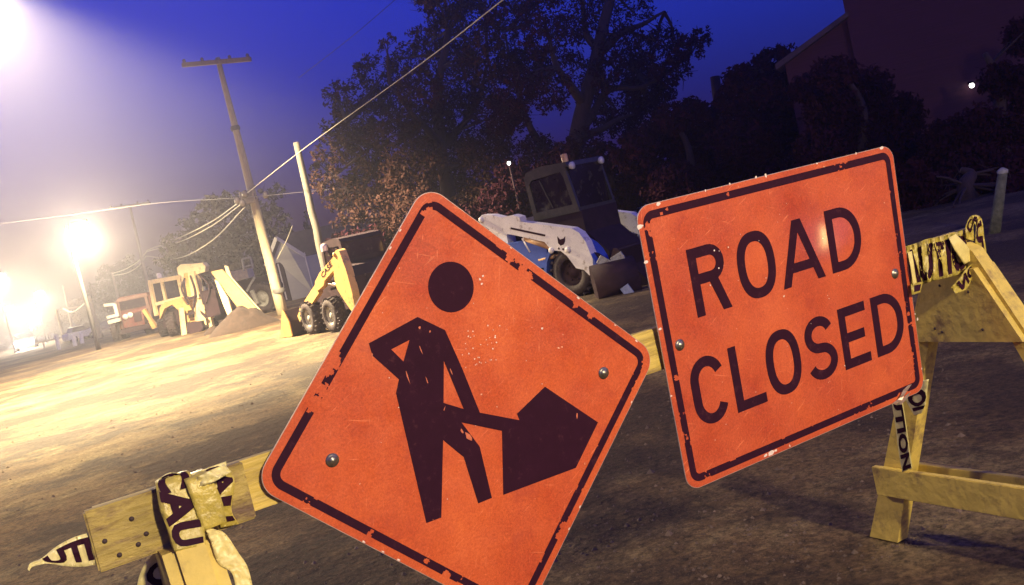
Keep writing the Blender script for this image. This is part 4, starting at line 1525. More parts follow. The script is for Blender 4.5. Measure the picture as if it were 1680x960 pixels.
# lettering on the arm, running up its slope
pts, fs, w = text_geo('CASE', 0.03)
a0, a1 = Vector(yp(528, 454)), Vector(yp(544, 432))
dirv = (a1 - a0)
upv = Vector((-dirv.y, dirv.x)).normalized()
if upv.y < 0:
    upv = -upv
tm = MB()
tm.add([Vector(((a0 + dirv * (x / w) + upv * (y * .11 - .05)).x, yo + .004, (a0 + dirv * (x / w) + upv * (y * .11 - .05)).y)) for x, y in pts], fs)
tm.build('arm_lettering', TINK, ls, local=True)
mb = MB()
mb.lathe([(.07, 0), (.07, .1), (.05, .14), (.001, .15)], Matrix.Translation((.0, .52, 1.6)), 14)
mb.build('mirror_lamp', M_WHITE, ls, local=True)

BC, BR = (7.9, 13.0, -0.10), math.atan2(-.94, .35)
bo_ = .85
bp_ = lambda x, y: side_uv(BC, BR, -bo_, x, y)
barm = [bp_(*q) for q in ((786.5, 358), (790, 353), (806, 353), (823, 357), (840, 353), (851.7, 356), (854, 364), (870, 366), (938, 375), (950, 382), (961, 397), (972, 425), (973, 441), (967, 452), (958, 443), (945, 440), (930, 420), (920, 412), (905, 411), (893, 397), (840, 385), (827, 384), (803, 376.7), (788, 367))]
ws = skid_steer('skid_steer_loader', BC, BR, 'white armed skid steer loader with a dark cab and blue side, behind the diamond sign', dict(
    kind='white', side=-1, x0=-.85, x1=.95, body=DARKM, rear=M_WHITE, cab=(.04, .82, 1.20, 1.98), wheels=(.78, -.28), r=.36, rim=DARKM, arm=barm, off=bo_, armmat=M_WHITE,  # dark chassis: shade of the loader's front put into its colour
    cyl=[(bp_(858, 392), bp_(903, 408), .055, BRONZE, 'lift_cylinder'), (bp_(862, 422), bp_(893, 411), .022, CHROME, 'cylinder_rod'), (bp_(880, 428), bp_(915, 420), .03, BRONZE, 'tilt_cylinder'), (bp_(853, 392), bp_(866, 415), .03, M_WHITE, 'link_bar')],
    pins=[bp_(790, 361), bp_(905, 411), bp_(932, 410)], bucket=(1.55, 0, 1.75), bside=DARKM, arm_tip=(1.35, .35)))
for s in (-1, 1):
    mb = MB()
    mb.bar((bp_(958, 425)[0], s * .74, .60), (1.42, s * .66, .26), .09, .16)
    mb.build('lower_boom', DARKM, ws, local=True)
mb = MB()
mb.lathe([(.05, 0), (.05, .11), (.045, .12), (.001, .125)], Matrix.Translation((.76, -.34, 1.955)), 12)
mb.build('beacon', mat('amber_beacon', (0.72, 0.42, 0.16), 0.3, 0.1), ws, local=True)
mb = MB()
lg = [bp_(*q) for q in ((914.5, 388), (919, 393), (925, 391), (927.5, 387.5), (927, 396), (925, 401), (920, 403), (916, 399))]
mb.prism([lg], lambda u, v, w: Vector((u, w, v)), -bo_ - .006, -bo_ - .002)
for q in ((917, 408), (924, 409)):
    mb.lathe([(.018, .002), (.001, .004)], Matrix.Translation((bp_(*q)[0], -bo_, bp_(*q)[1])) @ Matrix.Rotation(R(90), 4, 'X'), 10)
mb.build('head_emblem', TINK, ws, local=True)
mb = MB()
mb.prism([[bp_(838, 373), bp_(895, 385), bp_(894, 388), bp_(838, 376)]], lambda u, v, w: Vector((u, w, v)), -bo_ - .005, -bo_ - .001)
mb.build('arm_slot', TINK, ws, local=True)
for k, (qa, qm, qb) in enumerate((((806, 372), (850, 392), (900, 414)), ((812, 370), (862, 398), (915, 424)))):
    P_ = [bp_(*q) for q in (qa, qm, qb)]
    mb = MB()
    mb.tube(smooth_curve([Vector((p[0], -.72 - .02 * k, p[1])) for p in P_], 6), .014, 6)
    mb.build('hydraulic_hose', DARKM, ws, local=True)
mb = MB()
mb.prism([[(.45, .93), (-.75, .98), (-.85, .55), (.35, .50)]], lambda u, v, w: Vector((u, w, v)), -.80, -.50)
mb.build('side_panel', M_BLUE, ws, local=True)
mb = MB()
n_ = 12
fd = [(.78 + .44 * math.cos(math.pi * k / n_), .36 + .44 * math.sin(math.pi * k / n_)) for k in range(n_ + 1)]
fd2 = [(.78 + .49 * math.cos(math.pi * k / n_), .36 + .49 * math.sin(math.pi * k / n_)) for k in range(n_ + 1)]
mb.prism([fd + fd2[::-1]], lambda u, v, w: Vector((u, w, v)), -.84, -.5)
mb.build('fender', M_BLUE, ws, local=True)

# blue drum and small attachment parts to the right of the white loader
b0 = PD(1035, 392, 24)
dr = thing('drum', (b0.x, b0.y, gz(b0.x, b0.y)), 'blue drum partly hidden by the left edge of the ROAD CLOSED sign', 'drum')
mb = MB()
h_ = 0.9
mb.lathe([(.001, 0), (.28, 0), (.29, .02), (.28, .05), (.28, h_ * .33), (.295, h_ * .35), (.28, h_ * .37), (.28, h_ * .64), (.295, h_ * .66), (.28, h_ * .68), (.28, h_ - .02), (.29, h_), (.27, h_ - .01), (.001, h_ - .02)], Matrix.Translation(dr.location), 24)
mb.build('drum_body', mat('drum_blue', (0.10, 0.17, 0.45), 0.5, 0.2, 8), dr)
mb = MB()
mb.lathe([(.04, 0), (.04, .02), (.001, .022)], Matrix.Translation(dr.location + Vector((.12, 0, h_ - .02))), 12)
mb.build('bung', DARKM, dr)
b0 = PG(1020, 480)
at_ = thing('sweeper_attachment', (b0.x, b0.y, gz(b0.x, b0.y)), 'grey loader attachment lying on the ground between the white loader and the ROAD CLOSED sign', 'attachment')
mb = MB()
dpt = (b0 - CAM).dot(FW)
for (a, b, w) in (((982, 425), (1006, 438), .10), ((1010, 418), (1022, 436), .14), ((985, 448), (1040, 432), .06)):
    mb.bar(PD(*a, dpt), PD(*b, dpt), w, w * 1.2)
mb.build('mount_plate', M_GREY, at_)
mb = MB()
mb.tube([PD(975, 470, dpt), PD(1045, 452, dpt)], .28, 16)
mb.build('roller', DARKM, at_)
mb = MB()
mb.bar(PD(1024, 470, dpt - .35), PD(1036, 486, dpt - .35), .1, .12)
mb.build('skid_foot', mat('scuffed_blue_grey', (0.25, 0.28, 0.42), 0.5, 0.3, 30), at_)


# ------------------------------------------------------------------ backhoe with its digging arm folded up
def poly_prism(px, d0, d1, name, material, parent):
    """outline given in the picture at distance d0, extruded away from it by a fixed world vector"""
    P_ = [PD(x, y, d0) for x, y in px]
    ex = Vector((FW.x, FW.y, 0)).normalized() * (d1 - d0)
    tri = tessellate_polygon([[Vector(((x - CX), -(y - CY), 0)) for x, y in px]])
    n = len(P_)
    mb = MB()
    mb.add(P_ + [p + ex for p in P_], [tuple(q) for q in tri] + [tuple(n + i for i in reversed(q)) for q in tri] + [(i, (i + 1) % n, n + (i + 1) % n, n + i) for i in range(n)])
    return mb.build(name, material, parent)


DB = 36.0
g0 = PD(305, 545, DB)
bh = thing('backhoe_loader', (g0.x, g0.y, gz(g0.x, g0.y)), 'brightly lit cream and yellow backhoe with its digging arm folded upright', 'backhoe')


def bars(lst, name, material, parent, depth=DB):
    mb = MB()
    for it in lst:
        a, b, w = it[0], it[1], it[2]
        dd = it[3] if len(it) > 3 else 0
        mb.bar(PD(*a, depth + dd), PD(*b, depth + dd), w, w * (it[4] if len(it) > 4 else 1.0))
    return mb.build(name, material, parent)


cabf = bars([((246, 463), (257, 518), .12), ((265, 460), (272, 492), .10), ((293, 456), (303, 500), .12), ((244, 463), (296, 454), .14), ((256, 499), (300, 488), .12), ((262, 470), (270, 520), .10, 1.4), ((298, 462), (308, 505), .10, 1.4), ((258, 469), (300, 461), .12, 1.4)], 'cab_frame', M_CREAM, bh)
for w_ in ([(248, 466), (264, 463), (270, 494), (257, 497)], [(267, 463), (292, 458), (299, 486), (273, 491)]):
    poly_prism(w_, DB + .04, DB + .07, 'window', GLASS, cabf)
poly_prism([(243, 463), (296, 453), (296, 458), (244, 467)], DB - .1, DB + 1.6, 'roof', M_CREAM, cabf)
poly_prism([(262, 505), (270, 496), (298, 488), (306, 500), (310, 528), (300, 532), (296, 512), (282, 500), (270, 506), (262, 524)], DB - .25, DB + .3, 'fender', M_YEL, bh)
poly_prism([(262, 510), (300, 500), (306, 530), (270, 538)], DB + .1, DB + 2.2, 'body', DARKM, bh)
mb = MB()
mb.lathe([(.09, 0), (.09, .12), (.05, .18), (.001, .19)], Matrix.Translation(PD(262, 456, DB + .6)), 12)
mb.build('beacon', M_WHITE, bh)
kn = poly_prism([(290, 440), (296, 434), (318, 433), (332, 431), (337, 437), (336, 446), (322, 450), (312, 449), (303, 456), (292, 450)], DB - .9, DB - .4, 'arm_knuckle', M_CREAM, bh)
bars([((309, 448), (314, 486), .42, -.7), ], 'boom', M_YEL, bh)
bars([((316, 446), (325, 490), .34, -.8), ((324, 486), (330, 534), .30, -.8)], 'dipper_arm', M_CREAM, bh)
bars([((305, 458), (311, 490), .10, -.9), ((334, 470), (340, 500), .10, -.9)], 'arm_cylinder', CHROME, bh)
bars([((308, 505), (345, 498), .20, -.4), ((312, 526), (350, 518), .16, -.4), ((304, 484), (322, 500), .12, -.6)], 'swing_frame', M_YEL, bh)
poly_prism([(308, 530), (330, 527), (333, 538), (326, 548), (312, 549), (306, 541)], DB - 1.2, DB - .7, 'digging_bucket', DARKM, bh)
bars([((300, 462), (306, 488), .07, -1.0), ((322, 452), (334, 500), .06, -1.05), ((318, 500), (338, 520), .07, -.9), ((310, 490), (330, 484), .09, -.95), ((306, 516), (340, 508), .08, -.8)], 'linkage', DARKM, bh)
for k, q in enumerate((((303, 456), (298, 474), (310, 500)), ((326, 450), (343, 470), (338, 498)), ((312, 452), (320, 480), (316, 512)))):
    mb = MB()
    mb.tube(smooth_curve([PD(x, y, DB - 1.1) for x, y in q], 6), .035, 6)
    mb.build('hydraulic_hose', DARKM, bh)
bars([((352, 500), (372, 496), .5, .9), ((350, 520), (385, 512), .35, 1.1)], 'axle_housing', DARKM, bh)
for (a, b, c) in (((297, 505), (302, 550), (300, 552)), ((338, 494), (348, 540), (348, 545))):
    st_ = bars([(a, b, .16, -.5)], 'stabiliser_leg', M_CREAM, bh)
    mb = MB()
    p = PD(*c, DB - .5)
    mb.box((p.x - .26, p.y - .2, p.z - .03), (p.x + .26, p.y + .2, p.z + .05))
    mb.build('foot_pad', M_GREY, st_)
hdg = math.atan2(FW.y, FW.x) + R(6)
for (q, rr, dd, sgn) in (((284, 532), .45, .2, 1), ((345, 512), .42, .9, -1), ((268, 534), .35, 2.0, 1)):
    p = PD(*q, DB + dd)
    w_ = wheel(bh, (p.x - bh.location.x, p.y - bh.location.y, rr), rr, .34, sgn, M_YEL)
    w_.rotation_euler = (0, 0, hdg)

# ------------------------------------------------------------------ trailer with two long yellow ramps tipped down
DR_ = 34.0
g0 = PD(390, 532, DR_)
rt = thing('ramp_trailer', (g0.x, g0.y, gz(g0.x, g0.y)), 'equipment trailer with long yellow ramps slanting down to the dark dirt pile', 'trailer')
poly_prism([(346, 446), (364, 442), (428, 514), (408, 520), (400, 518)], DR_, DR_ + .12, 'ramp', M_YEL, rt)
poly_prism([(352, 459), (358, 462), (374, 490), (384, 524), (377, 526), (364, 495)], DR_ - .3, DR_ - .2, 'ramp', M_CREAM, rt)
poly_prism([(368, 436), (374, 437), (380, 455), (430, 512), (424, 514), (374, 458)], DR_ + .3, DR_ + .38, 'side_rail', M_CREAM, rt)
bars([((330, 448), (368, 440), .22, .8), ((336, 470), (372, 462), .14, .8), ((330, 448), (340, 505), .12, .8), ((345, 470), (352, 520), .12, 1.5), ((340, 455), (372, 500), .07, -.2)], 'frame', DARKM, rt)
poly_prism([(330, 478), (352, 474), (362, 515), (340, 522)], DR_ + 1.0, DR_ + 2.2, 'deck', DARKM, rt)

# ------------------------------------------------------------------ dark loader half hidden by the tallest pole
DL = 38.0
g0 = PD(425, 522, DL)
dl = thing('wheel_loader', (g0.x, g0.y, gz(g0.x, g0.y)), 'dark loader with a pale tank, half hidden behind the dirt pile and tallest pole', 'wheel loader')
poly_prism([(375, 446), (404, 441), (408, 456), (386, 462), (378, 460)], DL, DL + 1.0, 'tank', mat('pale_tank', (0.58, 0.48, 0.32), 0.5, 0.2, 8), dl)
poly_prism([(392, 462), (436, 452), (448, 470), (452, 512), (425, 518), (400, 500)], DL + .2, DL + 2, 'body', DARKM, dl)
bars([((397, 425), (411, 422), .08), ((397, 425), (401, 445), .06), ((411, 422), (415, 440), .06), ((400, 438), (416, 434), .06)], 'cab_frame', M_GREY, dl, DL)
bars([((410, 468), (405, 478), .08), ((418, 455), (410, 468), .08), ((414, 476), (424, 498), .16)], 'lift_arm', M_GREY, dl, DL - .4)
for (q, rr, dd) in (((436, 496), .60, -.3), ((414, 500), .55, .6)):
    p = PD(*q, DL + dd)
    w_ = wheel(dl, (p.x - dl.location.x, p.y - dl.location.y, rr), rr, .4, 1, M_GREY)
    w_.rotation_euler = (0, 0, R(130))

# ------------------------------------------------------------------ dark red truck
DK = 46.0
RED = mat('dull_red_paint', (0.13, 0.030, 0.022), 0.5, 0.3, 6, dirt=(0.12, 0.08, 0.06), dirt_amt=0.15, dirt_scale=5)
g0 = PD(212, 556, DK)
tk = thing('flatbed_truck', (g0.x, g0.y, gz(g0.x, g0.y)), 'old dark red truck parked left of the backhoe, front towards the road', 'truck')
poly_prism([(190, 493), (196, 488), (240, 480), (246, 486), (252, 530), (198, 540)], DK + .3, DK + 2.0, 'cab', RED, tk)
poly_prism([(195, 496), (242, 487), (245, 500), (198, 510)], DK + .22, DK + .29, 'windscreen', GLASS, tk)
bars([((192, 494), (242, 483), .12), ((192, 494), (200, 540), .12), ((238, 485), (250, 530), .12)], 'roll_frame', mat('primer_pink', (0.17, 0.09, 0.07), 0.6, 0.25), tk, DK + .2)
gl = poly_prism([(200, 515), (234, 508), (238, 532), (205, 538)], DK - .5, DK + .4, 'bonnet', RED, tk)
poly_prism([(218, 514), (230, 511), (233, 526), (221, 529)], DK - .56, DK - .5, 'grille', DARKM, gl)
for q in ((206, 520), (214, 517)):
    mb = MB()
    mb.lathe([(.13, 0), (.13, .05), (.001, .08)], Matrix.Translation(PD(*q, DK - .52)) @ (-FW).to_track_quat('Z', 'Y').to_matrix().to_4x4(), 12)
    mb.build('headlight', mat('lamp_glass', (0.7, 0.66, 0.6)), gl)
bars([((200, 545), (248, 534), .2)], 'bumper', DARKM, tk, DK - .4)
bars([((171, 501), (188, 499), .12), ((188, 499), (193, 519), .14), (((176, 521)), (192, 517), .13), ((178, 529), (198, 524), .16)], 'side_mirror', mat('white_bracket', (0.7, 0.62, 0.5), 0.5, 0.1), tk, DK - .1)
bars([((236, 508), (248, 526), .16), ((248, 526), (255, 538), .2)], 'hoist_arm', M_YEL, tk, DK - .5)
for (q, rr, dd) in (((192, 548), .46, .2), ((244, 536), .46, .2), ((205, 545), .42, 1.8)):
    p = PD(*q, DK + dd)
    w_ = wheel(tk, (p.x - tk.location.x, p.y - tk.location.y, rr), rr, .3, 1, M_GREY)
    w_.rotation_euler = (0, 0, hdg)

# ------------------------------------------------------------------ dirt pile
DIRT = mat('loose_dirt', (0.030, 0.017, 0.013), 0.95, 0.4, 9, bump=1.0, bscale=18)


def pile(px, py, wpx, hpx, depth, label):
    c = PD(px, py, depth)
    g = gz(c.x, c.y)
    sc = depth / F_PX
    rx, hz_ = wpx * sc / 2, hpx * sc
    mb = MB()
    n, m = 40, 16
    V, Fc = [], []
    for i in range(m + 1):
        f = i / m
        for k in range(n):
            a = 2 * math.pi * k / n
            nz_ = mnoise.noise(Vector((math.cos(a) * 1.5 * f, math.sin(a) * 1.5 * f, depth)))
            rr = rx * f * (1 + .18 * nz_)
            z = hz_ * (max(0, 1 - f ** 1.5) ** 1.05) * (1 + .25 * mnoise.noise(Vector((math.cos(a) * f * 3, math.sin(a) * f * 3, 4)))) - (.03 if i == m else 0)
            V.append(Vector((c.x + rr * math.cos(a), c.y + rr * .8 * math.sin(a), g + z + .04 * mnoise.noise(Vector((rr * 9 * math.cos(a), rr * 9 * math.sin(a), 1))) * (1 - f))))
    for i in range(m):
        for k in range(n):
            Fc.append((i * n + k, i * n + (k + 1) % n, (i + 1) * n + (k + 1) % n, (i + 1) * n + k))
    mb.add(V, Fc, True)
    o = mb.build('dirt_pile', DIRT)
    off = Vector((c.x, c.y, g))
    o.data.transform(Matrix.Translation(-off))
    o.location = off
    tag(o, label, 'dirt pile')


pile(402, 540, 112, 38, 29, 'low mound of dark dirt below the yellow ramps')
pile(352, 548, 40, 12, 31, 'small heap of dark dirt beside the backhoe foot')

# ------------------------------------------------------------------ pale house with a gable, behind the loader
DH = 46.0
SIDING = mat('pale_siding', (0.42, 0.40, 0.34), 0.6, 0.12, 5, bump=0.6, bscale=5, stretch=(0.2, 0.2, 9))
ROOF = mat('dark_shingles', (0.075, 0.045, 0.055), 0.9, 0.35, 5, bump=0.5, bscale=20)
TRIM = mat('pale_trim', (0.62, 0.58, 0.50), 0.6, 0.1)
pk, el, er = PD(462, 390, DH), PD(449, 425, DH), PD(499, 413, DH + .6)
# ridge runs back to the right, level
best = min((abs(PD(548, 372, d).z - pk.z), d) for d in [DH + k * .05 for k in range(0, 300)])[1]
ex = PD(548, 372, best) - pk
ex.z = 0
ex = ex.normalized() * 9.0
gz_h = -0.16
el.z = er.z = (el.z + er.z) / 2
hs = thing('house', (pk.x, pk.y, gz_h), 'small pale sided house with a steep gable behind the tallest pole', 'house')
wl_ = [Vector((el.x, el.y, gz_h)), el, pk, er, Vector((er.x, er.y, gz_h))]
mb = MB()
mb.add(wl_ + [p + ex for p in wl_], [(0, 1, 2, 3, 4), (9, 8, 7, 6, 5), (0, 5, 6, 1), (3, 8, 9, 4)])
wall_ = mb.build('wall', SIDING, hs)
mb = MB()
fwd_ = ex.normalized()
for (a, b) in ((pk, el), (pk, er)):
    dv = (b - a).normalized()
    lo = b + dv * .35
    top = a + Vector((0, 0, .02))
    nn = Vector((0, 0, .12))
    P_ = [top - fwd_ * .25, lo - fwd_ * .25, lo + ex, top + ex]
    mb.add([p + Vector((0, 0, .01)) for p in P_] + [p + nn for p in P_], [(0, 1, 2, 3), (7, 6, 5, 4), (0, 4, 5, 1), (1, 5, 6, 2), (2, 6, 7, 3), (3, 7, 4, 0)])
mb.build('roof', ROOF, hs)
mb = MB()
for (a, b) in ((pk, el), (pk, er)):
    dv = (b - a).normalized()
    mb.bar(a - fwd_ * .27 + Vector((0, 0, .05)), b + dv * .35 - fwd_ * .27 + Vector((0, 0, .05)), .04, .16)
mb.build('fascia_board', TRIM, hs)
u_ = (er - el); u_.z = 0
def wallrect(f0, f1, z0, z1, name, m_, par, out=.03, th_=.03):
    n2 = -fwd_
    a, b = el + u_ * f0, el + u_ * f1
    mb = MB()
    P_ = [Vector((a.x, a.y, z0)), Vector((b.x, b.y, z0)), Vector((b.x, b.y, z1)), Vector((a.x, a.y, z1))]
    mb.add([p + n2 * out for p in P_] + [p + n2 * (out + th_) for p in P_], [(3, 2, 1, 0), (4, 5, 6, 7), (0, 1, 5, 4), (1, 2, 6, 5), (2, 3, 7, 6), (3, 0, 4, 7)])
    return mb.build(name, m_, par)
dd_ = wallrect(.06, .26, gz_h, 1.75, 'door', DARKM, hs, .005, .05)
wallrect(.12, .15, gz_h + .1, 1.7, 'door_frame', TRIM, dd_, .06, .02)
wallrect(-.02, .03, gz_h, el.z - .02, 'corner_board', TRIM, hs, .004, .03)
wallrect(.97, 1.02, gz_h, el.z - .02, 'corner_board', TRIM, hs, .004, .03)

# dark storage container beyond the yellow loader
DC = 30.0
g0 = PD(600, 470, DC)
ct = thing('storage_container', (g0.x, g0.y, gz(g0.x, g0.y)), 'dark storage container with a pale top rail behind the yellow loader', 'container')
a, b = PD(566, 396, DC), PD(640, 381, DC)
ux = (b - a); ux.z = 0; ux = ux.normalized()
nb_ = Vector((-ux.y, ux.x, 0))
zt = a.z
mb = MB()
for k in range(26):
    p0 = Vector((a.x, a.y, 0)) + ux * (k * .12)
    o_ = 0.0 if k % 2 else .035
    q = [p0 - nb_ * o_, p0 + ux * .12 - nb_ * o_, p0 + ux * .12 + nb_ * 1.2, p0 + nb_ * 1.2]
    mb.add([Vector((v.x, v.y, -.15)) for v in q] + [Vector((v.x, v.y, zt - .06)) for v in q], [(3, 2, 1, 0), (4, 5, 6, 7), (0, 1, 5, 4), (1, 2, 6, 5), (2, 3, 7, 6), (3, 0, 4, 7)])
mb.build('corrugated_wall', DARKM, ct)
mb = MB()
mb.bar(Vector((a.x, a.y, zt)) - nb_ * .06, Vector((a.x, a.y, zt)) + ux * 1.15 - nb_ * .06, .05, .05)
mb.build('top_rail', M_GREY, ct)

# ------------------------------------------------------------------ big dark house at the right
DBH = 21.0
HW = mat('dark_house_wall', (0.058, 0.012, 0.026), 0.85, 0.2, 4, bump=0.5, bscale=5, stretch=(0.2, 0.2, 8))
g0 = PD(1500, 300, DBH)
hb = thing('house', (g0.x, g0.y, -.16), 'large unlit two storey house filling the upper right corner', 'house')
ux = Vector((RT.x, RT.y, 0)).normalized()
bk = Vector((FW.x, FW.y, 0)).normalized()
r_ = ray(1398, 60)
dp_ = Vector((r_.x, r_.y, 0)).normalized()      # the side walls run away from the road


def hpt(px, py):
    """point on the upright house front through a picture point"""
    v = ray(px, py)
    t = ((g0 - CAM).dot(bk)) / v.dot(bk)
    return CAM + v * t


gl_, gr_ = hpt(1286, 98), hpt(1384, 31)
up_ = hpt(1384, -60)
xr = hpt(2150, 0)
def vz(p, z): return Vector((p.x, p.y, z))
mb = MB()
gx_ = gr_ + ux * .5 - Vector((0, 0, .02))
wing = [vz(gl_, -.16), vz(gl_, gl_.z), vz(gr_, gr_.z), gx_, vz(gx_, -.16)]
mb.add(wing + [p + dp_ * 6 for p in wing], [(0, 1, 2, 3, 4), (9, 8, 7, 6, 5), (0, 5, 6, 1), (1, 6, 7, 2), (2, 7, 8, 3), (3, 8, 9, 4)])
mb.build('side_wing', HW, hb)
mb = MB()
rf = [gl_ - ux * .3 - Vector((0, 0, .2)), gr_, gr_ + Vector((0, 0, .1)), gl_ - ux * .3 - Vector((0, 0, .08))]
rf = [p - bk * .3 for p in rf]
mb.add(rf + [p + dp_ * 6.6 for p in rf], [(0, 1, 2, 3), (7, 6, 5, 4), (0, 4, 5, 1), (1, 5, 6, 2), (2, 6, 7, 3), (3, 7, 4, 0)])
mb.build('wing_roof', ROOF, hb)
zt = up_.z + 1.5
mb = MB()
mn = [vz(gr_, -.16) + ux * .02, vz(gr_, zt) + ux * .02, vz(xr, zt), vz(xr, -.16)]
mn = [p - bk * .1 for p in mn]
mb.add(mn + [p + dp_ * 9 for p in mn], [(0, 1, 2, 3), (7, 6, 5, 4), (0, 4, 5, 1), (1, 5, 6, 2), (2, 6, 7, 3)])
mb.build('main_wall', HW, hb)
mb = MB()
cxm = (gr_ + xr) / 2
rg = vz(cxm, zt + 2.6)
for (e0, s) in ((vz(gr_, zt), -1), (vz(xr, zt), 1)):
    e = e0 + ux * s * .05 - Vector((0, 0, .25))
    q = [e - bk * .5, rg - bk * .5, rg + dp_ * 9.3, e + dp_ * 9.3]
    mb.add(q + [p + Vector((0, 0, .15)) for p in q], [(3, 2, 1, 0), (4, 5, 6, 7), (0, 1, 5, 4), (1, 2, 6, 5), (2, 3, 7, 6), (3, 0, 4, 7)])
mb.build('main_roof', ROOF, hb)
# small lit porch lamp on the house
pl = hpt(1585, 143) - bk * .25
lp = thing('porch_lamp', pl, 'tiny white porch lamp glowing on the dark house, upper right', 'lamp')
mb = MB()
mb.lathe([(.001, .055), (.04, .04), (.055, 0), (.04, -.04), (.001, -.055)], Matrix.Translation(pl), 14)
mb.build('bulb', mat('lit_bulb', (.9, .9, .85), .3, .02, emit=(0.95, 0.95, 0.9), estr=6), lp)
mb = MB()
mb.lathe([(.02, .06), (.075, .045), (.07, .075), (.001, .10)], Matrix.Translation(pl), 14)
mb.bar(pl + Vector((0, 0, .08)), pl + bk * .16 + Vector((0, 0, .08)), .02, .02)
mb.build('bracket', DARKM, lp)
# far lamp glimpsed through the leaves
pl = PD(835, 268, 23.5)
lp = thing('site_lamp', vz(pl, gz(pl.x, pl.y)), 'tiny white lamp dot on a thin post left of the white loader cab', 'lamp')
mb = MB()
mb.tube([vz(pl, -.15), pl - Vector((0, 0, .06))], .025, 8)
mb.build('post', DARKM, lp)
mb = MB()
mb.lathe([(.001, .05), (.035, .035), (.045, 0), (.035, -.03), (.001, -.05)], Matrix.Translation(pl), 12)
mb.build('bulb', mat('lit_bulb', (.9, .9, .85)), lp)

# weathered marker post at the right edge
a, b = PD(1645, 283, 9.6), PD(1631, 388, 9.6)
mp_ = thing('marker_post', vz(b, gz(b.x, b.y)), 'short mossy grey post leaning in the dark at the far right', 'post')
mb = MB()
base_ = b + (b - a) * max(0, (b.z - gz(b.x, b.y)) / (a.z - b.z))
mb.tube([base_, a.lerp(b, .5), a], [.055, .05, .045], 10)
mb.build('post', mat('mossy_wood', (0.13, 0.13, 0.08), 0.9, 0.5, 14, bump=1, bscale=30), mp_)
mb = MB()
mb.lathe([(.05, -.01), (.055, .02), (.02, .045), (.001, .05)], Matrix.Translation(a), 10)
mb.build('cap', M_GREY, mp_)

# ------------------------------------------------------------------ far left roadside things
DF = 72.0
g0 = PD(118, 558, DF)
fr_ = thing('guard_rail', (g0.x, g0.y, gz(g0.x, g0.y)), 'low pale rail crossing behind the gravel at the far left', 'rail')
bars([((58, 563), (120, 550), .14), ((120, 550), (184, 536), .14)], 'rail', mat('pale_rail', (.5, .42, .32), .7, .2), fr_, DF)
for q in ((70, 560), (108, 553), (150, 544), (180, 537)):
    p = PD(*q, DF)
    mb = MB()
    mb.bar(vz(p, gz(p.x, p.y)), p, .1, .1)
    mb.build('post', mat('pale_rail', (.5, .42, .32)), fr_)
for (x, y0, y1, dp, lab) in ((92, 550, 567, 56, 'leftmost of three white marker posts on the far gravel'), (120, 549, 566, 56, 'middle of three white marker posts on the far gravel'), (132, 545, 562, 58, 'rightmost of three white marker posts on the far gravel')):
    p, q = PD(x, y0, dp), PD(x + 3, y1, dp)
    t = thing('marker_post', vz(q, gz(q.x, q.y)), lab, 'post', 'white marker posts')
    mb = MB()
    mb.bar(vz(q, gz(q.x, q.y)), p, .16, .16)
    mb.build('post', M_WHITE, t)
    mb = MB()
    mb.bar(p, p + Vector((0, 0, .05)), .19, .19)
    mb.build('cap', M_WHITE, t)
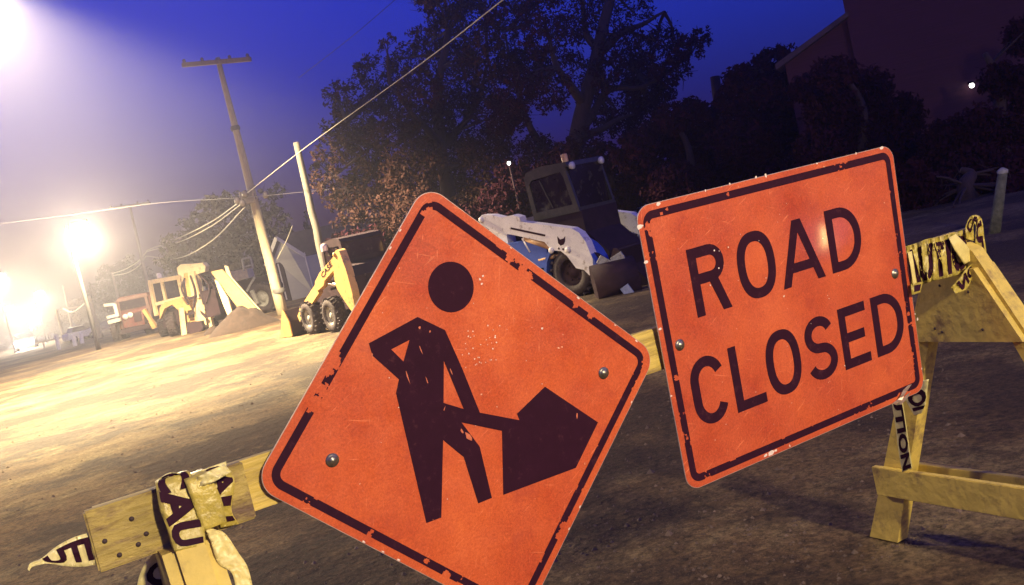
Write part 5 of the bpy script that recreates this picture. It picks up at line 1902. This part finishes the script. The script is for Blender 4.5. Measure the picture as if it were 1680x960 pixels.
# parked pale car among the far trees
p = PD(130, 545, 66)
DV = R(20)
carr = thing('parked_car', vz(p, gz(p.x, p.y)), 'small pale car parked beyond the white marker posts', 'car', None, DV)
up2 = lambda u, v, w: Vector((u, w, v))
mb = MB()
mb.prism([[(-1.0, .25), (1.0, .25), (1.02, .55), (.75, .68), (-.95, .70), (-1.02, .5)]], up2, -.5, .5)
mb.build('body', mat('car_paint_pale', (.75, .72, .6), .3, .05), carr, local=True)
mb = MB()
mb.prism([[(-.7, .69), (.5, .69), (.2, 1.0), (-.5, 1.02)]], up2, -.42, .42)
mb.build('window_band', GLASS, carr, local=True)
mb = MB()
mb.prism([[(-.5, 1.021), (.2, 1.001), (.15, 1.05), (-.45, 1.06)]], up2, -.41, .41)
mb.build('roof', mat('car_paint_pale', (.75, .72, .6)), carr, local=True)
for x in (-.62, .62):
    for s in (-1, 1):
        wheel(carr, (x, s * .46, .22), .22, .14, s, M_GREY)
# approaching car, only its headlights read
p = PD(36, 540, 84)
car2 = thing('approaching_car', vz(p, gz(p.x, p.y)), 'distant car with glaring headlights low at the left edge', 'car', None, R(-95))
mb = MB()
mb.prism([[(-2.0, .3), (2.0, .3), (2.05, .7), (1.2, .95), (-1.9, .95)]], up2, -.85, .85)
mb.build('body', mat('car_paint_dark', (.08, .08, .1), .3, .05), car2, local=True)
mb = MB()
mb.prism([[(-1.5, .951), (1.0, .951), (.4, 1.4), (-1.1, 1.42)]], up2, -.75, .75)
mb.build('window_band', GLASS, car2, local=True)
for s in (-1, 1):
    mb = MB()
    mb.lathe([(.16, 0), (.14, .04), (.001, .06)], Matrix.Translation((2.03, s * .62, .65)) @ Matrix.Rotation(R(90), 4, 'Y'), 14)
    mb.build('headlight', mat('lit_lens_120', (0.9, 0.85, 0.7)), car2, local=True)
    for x in (-1.3, 1.3):
        wheel(car2, (x, s * .8, .33), .33, .2, s, M_GREY)
L = bpy.data.lights.new('headlight_beam', 'POINT')
L.energy = 2500
L.color = (1, .9, .7)
L.shadow_soft_size = .2
lo = bpy.data.objects.new('headlight_beam', L)
col.objects.link(lo)
lo.parent = car2
lo.location = (2.3, 0, .65)

# ------------------------------------------------------------------ added haze volume: spreads the lamps' glare, lifts dark tones
hm = bpy.data.materials.new('glow_haze')
hm.use_nodes = True
hn = hm.node_tree.nodes
hn.remove(hn['Principled BSDF'])
pv = hn.new('ShaderNodeVolumePrincipled')
pv.inputs['Color'].default_value = (0.68, 0.67, 0.80, 1)
pv.inputs['Density'].default_value = HAZE
pv.inputs['Anisotropy'].default_value = 0.8
hm.node_tree.links.new(pv.outputs[0], hn['Material Output'].inputs['Volume'])
mb = MB()
mb.box((-150, -60, -1.3), (170, 170, 22))
hz = mb.build('haze', hm)
tag(hz, kind='stuff')
